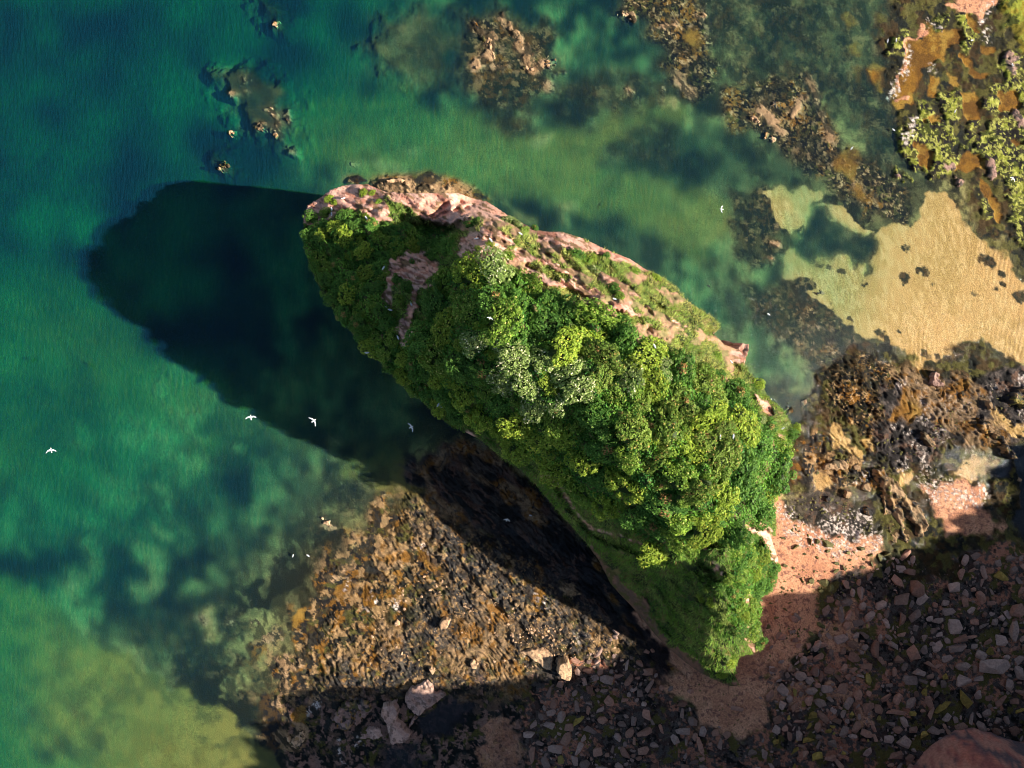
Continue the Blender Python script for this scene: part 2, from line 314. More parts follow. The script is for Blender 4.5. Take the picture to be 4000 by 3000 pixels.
paint(R_WEED, [(3165,802),(3238,802),(3238,844),(3286,874),(3334,904),(3370,922),(3412,910),(3436,940),(3423,1000),(3400,1019),(3403,1066),(3383,1072),(3397,1026),(3377,1013),(3357,1046),(3337,1052),(3330,1013),(3290,986),(3257,1019),(3224,1000),(3171,1026),(3118,1000),(3111,960),(3141,892),(3159,856)], f=6, warp=9, ws=24, seed=3, zdelta=-.8, amp=.08, zf=20)
for a, b, rx, ry in ((3539,970,14,12),(3605,1056,26,14),(3533,1079,18,8),(3535,1095,6,16),(3377,1111,9,7),(3854,1016,30,14),(3870,1030,16,12),(3913,1071,12,10),(3920,1111,9,8),(3804,1149,10,9),(3651,1107,7,6),(3324,1246,10,10),(3440,1304,16,12),(3513,1293,6,5),(3890,1128,9,8),(3985,1160,20,26),(3500,860,10,14),(3203,1036,12,7),(3290,1062,16,8),(3255,1197,6,5),(3240,1045,5,5),(3465,1325,8,20),(3615,1385,12,20),(3660,1390,9,14),(3700,1395,12,12),(3230,1290,12,8)):
    paint(R_WEED, [(a - rx * .5, b - ry * .3), (a + rx * .5, b + ry * .3)], stroke=(rx + ry) * .42, f=4, warp=7, ws=14, seed=int(a) % 13, amp=.08, op=.95)

# --- reef at the upper right: murky flats, brown pools, lime weed
paint(R_MURK, [(3520,-60),(3440,120),(3470,260),(3500,420),(3560,560),(3660,700),(3760,740),(3820,900),(3900,960),(4000,1090),(4300,1200),(4300,-300),(3520,-300)], z=.02, f=30, warp=30, seed=4, amp=.16, op=.95)
LP = [[(3500,520),(3560,470),(3620,450),(3700,470),(3740,560),(3740,660),(3680,690),(3620,680),(3560,640),(3510,590)],[(3590,460),(3560,400),(3620,410),(3640,470)],[(3680,370),(3740,350),(3750,470),(3700,500),(3670,430)],
 [(3820,350),(3900,340),(3940,430),(3900,440),(3850,420)],[(3800,560),(3860,480),(3940,450),(4040,440),(4060,700),(4040,900),(3960,880),(3930,760),(3880,660),(3830,640)],[(3760,500),(3800,480),(3830,560),(3800,600)],
 [(3890,220),(3960,210),(4060,240),(4060,460),(3960,440),(3900,300)],[(3750,150),(3800,130),(3810,190),(3770,200)],[(3480,150),(3530,140),(3530,210),(3490,210)],[(3820,760),(3880,780),(3880,860),(3830,860)],[(3940,860),(4050,800),(4060,1000),(3990,960)],
 [(3640,60),(3700,60),(3700,110),(3650,110)],[(3730,60),(3790,50),(3800,110),(3760,120)],[(3500,700),(3520,650),(3560,660),(3560,700)]]
for P in LP: paint(R_LIME, P, f=10, warp=22, ws=34, seed=60 + int(P[0][1]) % 17, z=.24, zf=16, amp=.17)
paint(R_LIMEGOLD, [(3895,-100),(3900,60),(3960,120),(3990,200),(4080,220),(4300,200),(4300,-100)], f=10, warp=18, z=.35, zf=20, seed=9, amp=.22)
paint(R_MURK, [(3880,40),(3900,120),(3940,200),(3900,260),(3860,180),(3840,100)], f=12, warp=14, z=-.05, seed=2, amp=.1)
PP = [[(3610,75),(3635,85),(3650,130),(3740,125),(3760,150),(3700,190),(3690,230),(3640,250),(3600,270),(3580,380),(3560,410),(3520,400),(3490,395),(3510,330),(3520,270),(3540,190),(3550,155),(3600,150),(3620,120)],
 [(3490,400),(3545,390),(3530,430),(3510,440)],[(3775,60),(3820,90),(3830,130),(3800,140)],[(3750,215),(3780,225),(3830,290),(3880,270),(3880,300),(3800,310),(3770,270)],[(3830,180),(3880,190),(3870,230),(3830,210)],
 [(3750,360),(3810,360),(3830,440),(3850,480),(3780,470),(3750,420)],[(3900,360),(3950,355),(3990,400),(3960,440),(3910,430)],[(3720,660),(3760,600),(3830,605),(3840,650),(3790,670),(3730,665)],
 [(3830,700),(3860,720),(3890,790),(3915,840),(3900,865),(3875,840),(3860,780),(3830,730)],[(3570,560),(3620,560),(3640,600),(3630,660),(3590,640)],[(3630,460),(3670,450),(3680,480),(3640,490)],[(3640,300),(3665,310),(3660,380),(3630,370)],[(3700,290),(3740,300),(3740,330),(3710,330)],[(3390,270),(3440,290),(3445,350),(3410,330)],
 [(3950,550),(3990,560),(3970,580)],[(3590,455),(3620,465),(3610,480)]]
for P in PP: paint(R_POOL, P, f=5, warp=9, ws=30, seed=30 + int(P[0][0]) % 17, z=-.10, zf=8, amp=.015)
# pale sand rims and the sandy tongue at the top
paint(R_PINK, [(3710,-60),(3900,-60),(3890,20),(3840,50),(3830,80),(3800,60),(3740,40),(3720,0)], f=6, warp=8, z=.15, amp=.03, seed=2)
for P, r_ in (([(3605,100),(3595,140),(3620,130)],10),([(3595,140),(3580,155),(3540,152),(3530,170),(3540,200),(3540,260),(3520,285),(3505,300),(3510,340)],4),([(3500,392),(3520,386),(3548,378)],6),([(3700,20),(3760,35)],9)):
    paint(R_PINK, P, stroke=r_, f=3, warp=4, ws=14, z=.06, zf=5, seed=4, amp=.02)
for P, r_ in (([(3620,80),(3650,100),(3680,125)],7),([(3840,90),(3855,130),(3850,150)],16),([(3550,200),(3540,270),(3505,310),(3485,370)],16),([(3570,470),(3560,510),(3530,540)],16),([(3870,20),(3855,50)],12),([(3640,270),(3640,260)],6)):
    paint(R_SHELL, P, stroke=r_, f=8, warp=12, ws=12, seed=6, dens=(.55,.12,8), op=.85)
for P, r_ in (([(3865,650),(3870,680)],18),([(3935,250),(3950,280)],14),([(3720,655),(3690,655)],8),([(3740,710),(3742,712)],12),([(3500,685),(3502,687)],9),([(3935,220),(3960,240)],13),([(3960,440),(3990,500)],9)):
    paint(R_PINKROCK, P, stroke=r_, f=4, warp=8, ws=16, z=.4, zf=8, seed=7, amp=.12)

# --- right: mussel-dark reef, shell drifts and shallow pools
paint(R_MURK, [(3200,1460),(3380,1330),(3560,1400),(3600,1440),(3740,1350),(3830,1330),(3900,1400),(4300,1480),(4300,2150),(3700,2200),(3560,2150),(3400,2080),(3250,1990),(3060,1930),(3060,1800),(3130,1650)], z=.06, f=16, warp=22, seed=6, amp=.18, op=.95)
paint(R_WEEDTAN, [(3220,1450),(3380,1350),(3500,1430),(3560,1500),(3500,1560),(3440,1700),(3330,1680),(3240,1600)], f=18, warp=26, seed=8, z=.12, zf=30, amp=.28)
paint(R_REEFWET, [(3080,1760),(3180,1680),(3260,1700),(3400,1800),(3420,1900),(3300,1900),(3150,1880),(3080,1860)], f=20, warp=24, seed=11, z=.1, amp=.25)
paint(R_SHINGLE, [(3440,1520),(3560,1470),(3750,1500),(4020,1400),(4150,1500),(4100,1700),(3950,1740),(3850,1740),(3700,1700),(3640,1800),(3500,1860),(3420,1780)], f=20, warp=26, seed=12, z=.2, amp=.22)
paint(R_SHINGLE, [(3040,1950),(3150,1880),(3300,1920),(3420,1960),(3400,2080),(3300,2120),(3130,2060)], f=26, warp=26, seed=13, z=.15, amp=.12, op=.85)
for P in ([(3245,1655),(3280,1660),(3300,1700),(3330,1740),(3360,1780),(3300,1750),(3260,1740),(3240,1700)],[(3500,1840),(3570,1835),(3570,1880),(3520,1890)],[(3340,1700),(3390,1720),(3410,1760),(3370,1740)],
          [(3720,1850),(3780,1800),(3800,1775),(3830,1790),(3900,1800),(3900,1840),(3840,1850),(3790,1880)],[(3870,1600),(3900,1610),(3960,1660),(4100,1660),(4100,1710),(3960,1710),(3880,1650)],[(3180,1850),(3250,1870),(3260,1900),(3180,1920)]):
    paint(R_SANDFLAT, P, f=6, warp=10, ws=22, seed=14, z=-.06, zf=12, amp=.01)
paint(R_MURK, [(3700,1740),(3800,1720),(3900,1740),(3950,1800),(3930,1850),(3850,1860),(3760,1860),(3700,1830)], f=14, warp=12, seed=15, z=-.35, op=.5, amp=.05)
paint(R_SANDFLAT, [(3730,1850),(3780,1800),(3810,1778),(3830,1800),(3810,1850),(3780,1870)], f=6, warp=8, seed=16, z=-.1, amp=.01)
paint(R_POOL, [(3520,1510),(3560,1510),(3595,1560),(3590,1620),(3550,1660),(3510,1640),(3470,1640),(3500,1580)], f=10, warp=12, seed=17, z=-.04, amp=.05, op=.8)
# pink beach right of the stack
paint(R_PINK, [(2850,1900),(3040,1930),(3080,2030),(3200,2080),(3330,2110),(3420,2100),(3440,2180),(3380,2240),(3300,2280),(3220,2380),(3180,2460),(3100,2560),(3060,2660),(2990,2720),(3010,2860),(2900,2880),(2800,2860),(2720,2830),(2740,2740),(2640,2700),(2520,2640),(2400,2500),(2500,2300)], f=14, warp=16, seed=18, z=.55, zf=40, amp=.02)
paint(R_PINK, [(3600,1900),(3760,1880),(3850,1900),(3830,1960),(3860,2000),(3920,2060),(3860,2090),(3760,2080),(3700,2090),(3650,2010)], f=12, warp=14, seed=19, z=.2, zf=30, amp=.02)
paint(R_PINK, [(3790,2180),(3870,2180),(3880,2240),(3800,2260)], f=8, warp=14, seed=20, z=.3, amp=.02)
for P, r_, op in (([(3100,2080),(3250,2130),(3400,2110)],40,.8),([(3060,1990),(3100,2050)],26,.8),([(3660,1930),(3790,1950),(3830,1920)],36,.8),([(3240,2050),(3360,2050)],44,.8),([(3560,1480),(3600,1530),(3610,1590)],12,1),([(3500,1500),(3530,1495)],10,1),([(3500,1680),(3540,1690)],10,.9),
                  ([(3990,1480),(4020,1520)],16,.8),([(3980,1600),(4000,1640)],14,.7),([(3560,1700),(3620,1840)],14,.7),([(3520,1800),(3525,1830)],8,1),([(3600,1900),(3700,1880)],16,.6),([(3520,1960),(3560,2000)],14,.5),([(3900,1730),(3970,1780)],12,.7),([(3850,1540),(3900,1500)],16,.6),([(3360,1870),(3380,1850)],9,.9),([(3640,1620),(3700,1560),(3760,1600)],30,.45),([(3680,1690),(3600,1640)],24,.45)):
    paint(R_SHELL, P, stroke=r_, f=14, warp=16, ws=20, seed=21 + int(P[0][0]) % 7, dens=(.62,.05,7), op=op)
# standing water in the shade at the right edge
paint(((.06,.07,.09), [((.03,.035,.05),100,60,.5,.2)]), [(3880,1750),(3960,1740),(4300,1700),(4300,2300),(4050,2120),(3950,2040),(3900,1960),(3860,1900),(3870,1830),(3920,1820),(3940,1780)], f=14, warp=10, seed=22, z=-.35, zf=30, amp=.02)
paint(R_MURK, [(3865,1880),(3880,1860),(3935,1860),(3955,1790),(3980,1830),(3985,1980),(3960,2030),(3910,2010),(3880,1960)], f=6, warp=8, seed=23, z=.35, zf=12, amp=.25)

# --- lower centre: the reef platform
paint(R_REEFWET, [(1230,2240),(1330,2060),(1500,1980),(1680,1950),(1800,2060),(1740,2300),(1640,2420),(1500,2600),(1300,2800),(1150,3080),(1060,2900),(1050,2700),(1090,2560),(1150,2450)], f=40, warp=50, ws=70, seed=24, z=.0, zf=60, amp=.2, op=.92)
paint(R_REEFWET, [(980,2560),(1060,2450),(1120,2460),(1080,2600)], f=24, warp=30, seed=33, op=.7, amp=.2)
paint(R_REEF, [(1650,1990),(1700,1985),(1760,2030),(2000,2140),(2200,2290),(2350,2420),(2500,2540),(2560,2620),(2500,2700),(2100,2720),(1700,2720),(1300,2760),(1220,2700),(1300,2600),(1460,2520),(1600,2440),(1680,2400),(1700,2330),(1700,2230),(1640,2130),(1600,2040)], f=34, warp=44, ws=60, seed=25, z=.32, zf=60, amp=.24)
paint(R_SHADOWREEF, [(1560,1820),(1700,1760),(1800,1690),(2000,1800),(2300,2130),(2500,2400),(2660,2620),(2560,2640),(2450,2560),(2300,2430),(2150,2320),(2000,2200),(1900,2120),(1760,2030),(1700,1985),(1620,1900)], f=22, warp=22, seed=26, z=.12, zf=40, amp=.24, op=.95)  # wet dark rock; the stack's cast shadow is painted into its colour too
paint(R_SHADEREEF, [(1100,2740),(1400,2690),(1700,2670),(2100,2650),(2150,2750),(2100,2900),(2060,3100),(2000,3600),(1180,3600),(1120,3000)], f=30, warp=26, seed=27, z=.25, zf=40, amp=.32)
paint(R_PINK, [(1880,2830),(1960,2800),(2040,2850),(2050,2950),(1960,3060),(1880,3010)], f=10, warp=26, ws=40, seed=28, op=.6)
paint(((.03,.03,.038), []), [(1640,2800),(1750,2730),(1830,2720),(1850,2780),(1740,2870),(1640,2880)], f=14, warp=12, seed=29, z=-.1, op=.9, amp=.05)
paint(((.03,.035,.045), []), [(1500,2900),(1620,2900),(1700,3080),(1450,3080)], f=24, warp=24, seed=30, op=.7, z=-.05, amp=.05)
for P in ([(1310,2290),(1345,2265),(1365,2300),(1350,2350),(1320,2340)],[(1425,2290),(1455,2290),(1460,2340),(1440,2380),(1415,2360)],[(1600,2100),(1690,2080),(1720,2180),(1790,2290),(1720,2260),(1640,2180)],[(2060,2260),(2110,2290),(2130,2400),(2080,2400),(2040,2340)],
          [(1780,2160),(1830,2220),(1860,2260),(1850,2310),(1820,2280)],[(1905,2120),(1950,2170),(1950,2200),(1920,2180)],[(1930,2350),(1960,2340),(1970,2400),(1940,2400)],[(1440,2540),(1500,2580),(1560,2610),(1500,2640),(1460,2600)],[(1690,2090),(1720,2100),(1720,2160),(1695,2150)],[(1130,2790),(1180,2750),(1200,2790),(1190,2840),(1140,2830)],[(1130,2400),(1190,2390),(1200,2420),(1150,2440)],[(2400,2480),(2440,2500),(2450,2540),(2400,2530)]):
    paint(R_POOL, P, f=6, warp=12, ws=26, seed=31, z=-.02, zf=10, amp=.05, op=.85)
paint(((.09,.05,.02), [(darkrock,101,20,.5,.1)]), [(1010,2710),(1050,2720),(1080,2800),(1100,2880),(1080,2940),(1050,2910),(1040,2830),(1000,2750)], f=10, warp=14, seed=32, z=-.1)
for P, r_ in (([(1680,2010),(1700,2060),(1620,2120)],22),([(1500,2200),(1560,2200)],16),([(1680,2150),(1690,2160)],16),([(1700,2360),(1700,2400),(1720,2430)],22),([(1380,2100),(1420,2110)],9),([(1340,2230),(1380,2220)],14),([(1290,2260),(1320,2240)],14),
          ([(1250,2030),(1290,2060)],8),([(1110,2480),(1100,2510)],14),([(1080,2580),(1160,2600)],12),([(1180,2580),(1200,2620)],10),([(1120,2680),(1110,2620)],14),([(1080,2740),(1100,2700)],10),([(1780,2560),(1820,2570)],10),([(1500,2460),(1600,2500)],14),([(1860,2330),(1940,2390)],16),([(2010,2480),(2060,2520)],18),([(1300,2560),(1330,2600)],16),([(1590,2560),(1560,2540)],14),
          ([(1110,2870),(1160,2920)],24),([(1170,2840),(1180,2880)],22),([(2200,2280),(2240,2300)],14),([(1060,2480),(1040,2500)],9),([(980,2430),(990,2425)],11),([(775,2428),(790,2430)],11),([(895,2428),(900,2430)],9)):
    paint(R_TANROCK, P, stroke=r_, f=6, warp=16, ws=26, seed=34 + int(P[0][0]) % 11, zdelta=.18, zf=14, amp=.2)
for P, r_ in (([(1360,2270),(1350,2310)],9),([(1420,2370),(1440,2380)],6),([(1440,2320),(1460,2350)],7),([(1800,2330),(1850,2380),(1900,2400)],16),([(2080,2330),(2180,2400),(2260,2480)],24),([(1640,2480),(1540,2490)],10),([(1655,2135),(1680,2150)],14),([(2000,2480),(1980,2520),(2050,2560)],20),([(1540,2340),(1550,2370)],7),([(1400,2885),(1405,2905)],5),([(1330,2890),(1340,2980)],9),([(1200,2780),(1250,2740)],8),([(2360,2500),(2420,2560)],14)):
    paint(R_SHELL, P, stroke=r_, f=9, warp=10, ws=16, seed=45 + int(P[0][0]) % 7, dens=(.56,.07,8), op=.9)
for sd_, sc_ in ((1, 150), (2, 60)):
    paint(R_REEFWET, [(1650,1990),(1760,2030),(2000,2140),(2200,2290),(2350,2420),(2500,2540),(2500,2700),(1700,2720),(1220,2700),(1300,2600),(1600,2440),(1700,2230)], f=34, warp=20, seed=60 + sd_, dens=(.56,.12,sc_), op=.75)
    paint(((.035,.035,.038), [(tan,121,12,.70,.06),((.09,.08,.07),122,8,.58,.1)]), [(1650,1990),(1760,2030),(2000,2140),(2200,2290),(2350,2420),(2500,2540),(2500,2700),(1700,2720),(1220,2700),(1300,2600),(1600,2440),(1700,2230)], f=34, warp=20, seed=70 + sd_, dens=(.60,.10,sc_ * .8), op=.7)
# curved joint lines in the platform
for P in ([(1640,2100),(1800,2210),(1900,2330),(2060,2480),(2200,2600)],[(1700,2080),(1840,2180),(2000,2330),(2100,2480),(2180,2560)],[(1800,2120),(1960,2240),(2120,2400),(2240,2520)],[(1430,2200),(1600,2330),(1800,2480),(1950,2560)],[(2300,2250),(2400,2360),(2520,2490)],[(2000,1990),(2150,2120),(2280,2260),(2440,2430)],[(1750,1880),(1950,2050),(2180,2280)]):
    paint(None, P, stroke=3, f=4, warp=14, ws=60, seed=50 + int(P[0][0]) % 9, zdelta=-.25, zf=5)
    paint(((.035,.03,.028), []), P, stroke=2, f=4, warp=14, ws=60, seed=50 + int(P[0][0]) % 9, op=.7)
# --- lower right: bed of the boulder field
BEDP = [(3240,2260),(3400,2200),(3560,2160),(3640,2210),(3780,2130),(4300,2120),(4300,3600),(2000,3600),(2040,2900),(2080,2660),(2300,2540),(2480,2550),(2540,2660),(2660,2720),(2720,2820),(2860,2880),(3000,2860),(3010,2700),(2960,2640),(3080,2600),(3200,2480),(3180,2380)]
paint(R_BOULDERBED, BEDP, f=22, warp=30, ws=50, seed=36, z=.5, zf=50, amp=.16)
for P in ([(3180,2420),(3330,2440),(3360,2520),(3240,2560)],[(3200,2640),(3320,2680),(3300,2740),(3200,2700)],[(3340,2740),(3420,2760),(3400,2820),(3330,2800)],[(3000,2700),(3100,2640),(3200,2700),(3100,2760)],[(3240,2380),(3330,2360),(3380,2460),(3300,2480)]):
    paint(R_PINK, P, f=12, warp=26, ws=30, seed=37 + int(P[0][0]) % 5, op=.75, zdelta=.05, amp=.03)
paint(R_MURK, [(3400,2180),(3560,2130),(3700,2120),(3780,2200),(3760,2280),(3640,2260),(3500,2260)], f=14, warp=22, seed=38, z=.15, amp=.2, op=.9)
# sunlit weedy stones scattered on the beach at the foot of the ridge
# --- shelf of wave-cut rock at the north foot of the stack
paint(R_TANROCK, [(1460,722),(1480,700),(1560,688),(1640,690),(1720,706),(1790,735),(1850,760),(1900,800),(1700,900),(1500,850)], f=8, warp=8, seed=39, z=.35, zf=14, amp=.35)
paint(R_REEFWET, [(1460,712),(1500,684),(1600,676),(1740,690),(1860,730),(1960,790),(1860,790),(1700,720),(1560,702)], f=10, warp=12, seed=41, z=-.15, zf=14, amp=.2, op=.85)
paint(R_REEFWET, [(1345,715),(1360,692),(1410,690),(1430,705),(1400,720)], f=8, warp=8, seed=42, z=-.05, amp=.2)
paint(R_SEABED, [(1320,1000),(1500,900),(2300,1000),(2900,1300),(3000,1600),(2900,1900),(2400,2000),(1700,1600)], f=20, z=-.5, seed=43, op=.6)

# turbid water softens what lies deep
def boxblur(A, r):
    for ax in (0, 1):
        c = np.cumsum(np.concatenate([np.repeat(np.take(A, [0], ax), r + 1, ax), A, np.repeat(np.take(A, [-1], ax), r, ax)], ax), axis=ax)
        n = A.shape[ax]; A = (np.take(c, range(2 * r + 1, 2 * r + 1 + n), ax) - np.take(c, range(0, n), ax)) / (2 * r + 1)
    return A
_lum = RGB.mean(-1, keepdims=True)
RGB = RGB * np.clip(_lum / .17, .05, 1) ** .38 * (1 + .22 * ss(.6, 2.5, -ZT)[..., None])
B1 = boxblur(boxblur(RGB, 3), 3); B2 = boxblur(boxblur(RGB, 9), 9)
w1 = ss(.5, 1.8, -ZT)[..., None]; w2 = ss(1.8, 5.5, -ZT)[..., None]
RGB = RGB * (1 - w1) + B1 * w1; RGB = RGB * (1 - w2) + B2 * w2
# relief
n1 = noise(X, Y, 70, 110, .8, 1.6, 4) - .5; n2 = noise(X, Y, 26, 111, .8, 1.3, 4) - .5; n3 = noise(X, Y, 10, 112, 0, 1, 3) - .5
inner = (far < 700)
ZT = ZT + np.where(inner, AMP * (1.0 * n1 + 1.1 * n2 + .55 * n3), 0)
# bedding ledges of the platform and of the weedy reef on the right
for P in ([(1600,1850),(1800,1700),(2000,1800),(2300,2130),(2660,2620),(2500,2700),(1700,2720),(1220,2720),(1150,2560),(1350,2300),(1500,2100)],[(3220,1450),(3560,1430),(4040,1480),(4040,1760),(3700,1760),(3500,1900),(3200,1900)]):
    A_ = np.array(P); a0, a1 = np.searchsorted(gx, [A_[:, 0].min() - 40, A_[:, 0].max() + 40]); b0, b1 = np.searchsorted(gy, [A_[:, 1].min() - 40, A_[:, 1].max() + 40]); s2 = (slice(b0, b1), slice(a0, a1))
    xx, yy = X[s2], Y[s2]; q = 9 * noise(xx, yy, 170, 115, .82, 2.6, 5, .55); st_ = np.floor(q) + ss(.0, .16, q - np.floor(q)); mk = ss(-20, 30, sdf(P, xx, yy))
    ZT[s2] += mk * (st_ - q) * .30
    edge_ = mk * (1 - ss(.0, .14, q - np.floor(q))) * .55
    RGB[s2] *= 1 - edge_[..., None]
    br_ = mk * ss(.62, .80, noise(xx, yy, 120, 116, .82, 2.0)) * (1 - ss(.75, .95, q - np.floor(q)))
    tc_ = recipe(xx, yy, (.30,.19,.10), [((.17,.11,.055),117,14,.55,.1),(ochre,118,40,.62,.1)])
    RGB[s2] = RGB[s2] * (1 - .7 * br_[..., None]) + tc_ * .7 * br_[..., None]
# ripples of the sand flat
i0, i1 = np.searchsorted(gx, [3000, 4060]); j0, j1 = np.searchsorted(gy, [680, 1500])
sl = (slice(j0, j1), slice(i0, i1)); dS = sdf(SANDP, X[sl], Y[sl])
ph = (X[sl] * math.cos(.3) + Y[sl] * math.sin(.3) * .55) / 17.0 * 2 * math.pi + 5 * noise(X[sl], Y[sl], 130, 113)
ZT[sl] += np.where(dS > 4, .028 * np.sin(ph) * (.4 + noise(X[sl], Y[sl], 90, 114)), 0)
ZD = ZT.copy()
ZT = np.where(ZT < 0, ZT * (.22 + .78 * np.exp(ZT * 6)), ZT)      # the turbid water hides its bottom within a metre or two
co = np.stack([(X - CX) / S, -(Y - CY) / S, ZT], -1).reshape(-1, 3)
M_ground = col_mat('ground', rough=.85, spec=.12, nscale=8.0, namp=.5, bump=1.0, bscale=9.0, bdist=.14)
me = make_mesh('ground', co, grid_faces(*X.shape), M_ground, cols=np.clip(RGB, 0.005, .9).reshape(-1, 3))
tag(link('ground', me), kind='structure')

def zg(px, py):
    j = int(np.clip(np.searchsorted(gy, py), 0, len(gy) - 1)); i = int(np.clip(np.searchsorted(gx, px), 0, len(gx) - 1))
    return float(ZT[j, i])

# ------------------------------------------------------------------ sea
wx_ = stretch(-60, 4060, 10.0); wy_ = stretch(-60, 3060, 10.0)
XI, YI = np.meshgrid(np.searchsorted(gx, np.clip(wx_, gx[0], gx[-1] - 1)), np.searchsorted(gy, np.clip(wy_, gy[0], gy[-1] - 1)))
WX, WY = np.meshgrid(wx_, wy_)
dep = np.maximum(0, -ZD[YI, XI])
dep[:, :-1] = .5 * (dep[:, :-1] + dep[:, 1:]); dep[:-1] = .5 * (dep[:-1] + dep[1:])
mw, nt, b = base_mat('sea_water'); N = nt.nodes; L = nt.links
N.remove(b); out = [n for n in N if n.type == 'OUTPUT_MATERIAL'][0]
at = N.new('ShaderNodeAttribute'); at.attribute_name = 'depth'
KEXT = (0.42, 0.102, 0.158); SC = (0.0015, 0.020, 0.036)
geo = N.new('ShaderNodeNewGeometry'); mp = N.new('ShaderNodeMapping'); nz = N.new('ShaderNodeTexNoise')
wm = N.new('ShaderNodeMapRange'); wm.inputs[1].default_value = .3; wm.inputs[2].default_value = .7; wm.inputs[3].default_value = .55; wm.inputs[4].default_value = 1.45
L.new(nz.outputs[0], wm.inputs[0]); dm = N.new('ShaderNodeMath'); dm.operation = 'MULTIPLY'; L.new(at.outputs['Fac'], dm.inputs[0]); L.new(wm.outputs[0], dm.inputs[1])
comb = N.new('ShaderNodeCombineXYZ'); sca = N.new('ShaderNodeCombineXYZ')
for i_ in range(3):
    e = N.new('ShaderNodeMath'); e.operation = 'MULTIPLY'; e.inputs[1].default_value = -KEXT[i_]; L.new(dm.outputs[0], e.inputs[0])
    x_ = N.new('ShaderNodeMath'); x_.operation = 'EXPONENT'; L.new(e.outputs[0], x_.inputs[0]); L.new(x_.outputs[0], comb.inputs[i_])
    q = N.new('ShaderNodeMath'); q.operation = 'MULTIPLY'; L.new(x_.outputs[0], q.inputs[0]); L.new(x_.outputs[0], q.inputs[1])
    s_ = N.new('ShaderNodeMath'); s_.operation = 'SUBTRACT'; s_.inputs[0].default_value = 1; L.new(q.outputs[0], s_.inputs[1])
    t_ = N.new('ShaderNodeMath'); t_.operation = 'MULTIPLY'; t_.inputs[1].default_value = SC[i_]; L.new(s_.outputs[0], t_.inputs[0]); L.new(t_.outputs[0], sca.inputs[i_])
mp.inputs['Rotation'].default_value = (0, 0, math.radians(-12)); mp.inputs['Scale'].default_value = (1.0, .22, 1.0)
L.new(geo.outputs['Position'], mp.inputs['Vector'])
nz.inputs['Scale'].default_value = 2.4; nz.inputs['Detail'].default_value = 7; nz.inputs['Roughness'].default_value = .68
L.new(mp.outputs[0], nz.inputs['Vector'])
bp = N.new('ShaderNodeBump'); bp.inputs['Strength'].default_value = 1.0; bp.inputs['Distance'].default_value = .30; L.new(nz.outputs[0], bp.inputs['Height'])
tr = N.new('ShaderNodeBsdfTransparent'); df = N.new('ShaderNodeBsdfDiffuse'); gl = N.new('ShaderNodeBsdfGlossy'); gl.inputs['Roughness'].default_value = .07
L.new(comb.outputs[0], tr.inputs['Color']); L.new(sca.outputs[0], df.inputs['Color']); L.new(bp.outputs[0], df.inputs['Normal']); b2 = N.new('ShaderNodeBump'); b2.inputs['Strength'].default_value = 1.0; b2.inputs['Distance'].default_value = .16; L.new(nz.outputs[0], b2.inputs['Height']); L.new(b2.outputs[0], gl.inputs['Normal'])
ad = N.new('ShaderNodeAddShader'); L.new(tr.outputs[0], ad.inputs[0]); L.new(df.outputs[0], ad.inputs[1])
dt = N.new('ShaderNodeVectorMath'); dt.operation = 'DOT_PRODUCT'; L.new(geo.outputs['Incoming'], dt.inputs[0]); L.new(geo.outputs['Normal'], dt.inputs[1])
ab = N.new('ShaderNodeMath'); ab.operation = 'ABSOLUTE'; L.new(dt.outputs['Value'], ab.inputs[0])
om = N.new('ShaderNodeMath'); om.operation = 'SUBTRACT'; om.inputs[0].default_value = 1; L.new(ab.outputs[0], om.inputs[1])
pw = N.new('ShaderNodeMath'); pw.operation = 'POWER'; pw.inputs[1].default_value = 5; L.new(om.outputs[0], pw.inputs[0])
fr = N.new('ShaderNodeMath'); fr.operation = 'MULTIPLY_ADD'; fr.inputs[1].default_value = .97; fr.inputs[2].default_value = .012; L.new(pw.outputs[0], fr.inputs[0])
mx = N.new('ShaderNodeMixShader'); L.new(fr.outputs[0], mx.inputs[0]); L.new(ad.outputs[0], mx.inputs[1]); L.new(gl.outputs[0], mx.inputs[2]); L.new(mx.outputs[0], out.inputs['Surface'])
co = np.stack([(WX - CX) / S, -(WY - CY) / S, np.zeros_like(WX)], -1).reshape(-1, 3)
tag(link('sea_water', make_mesh('sea_water', co, grid_faces(*WX.shape), mw, attrs={'depth': dep.ravel()})), kind='structure')
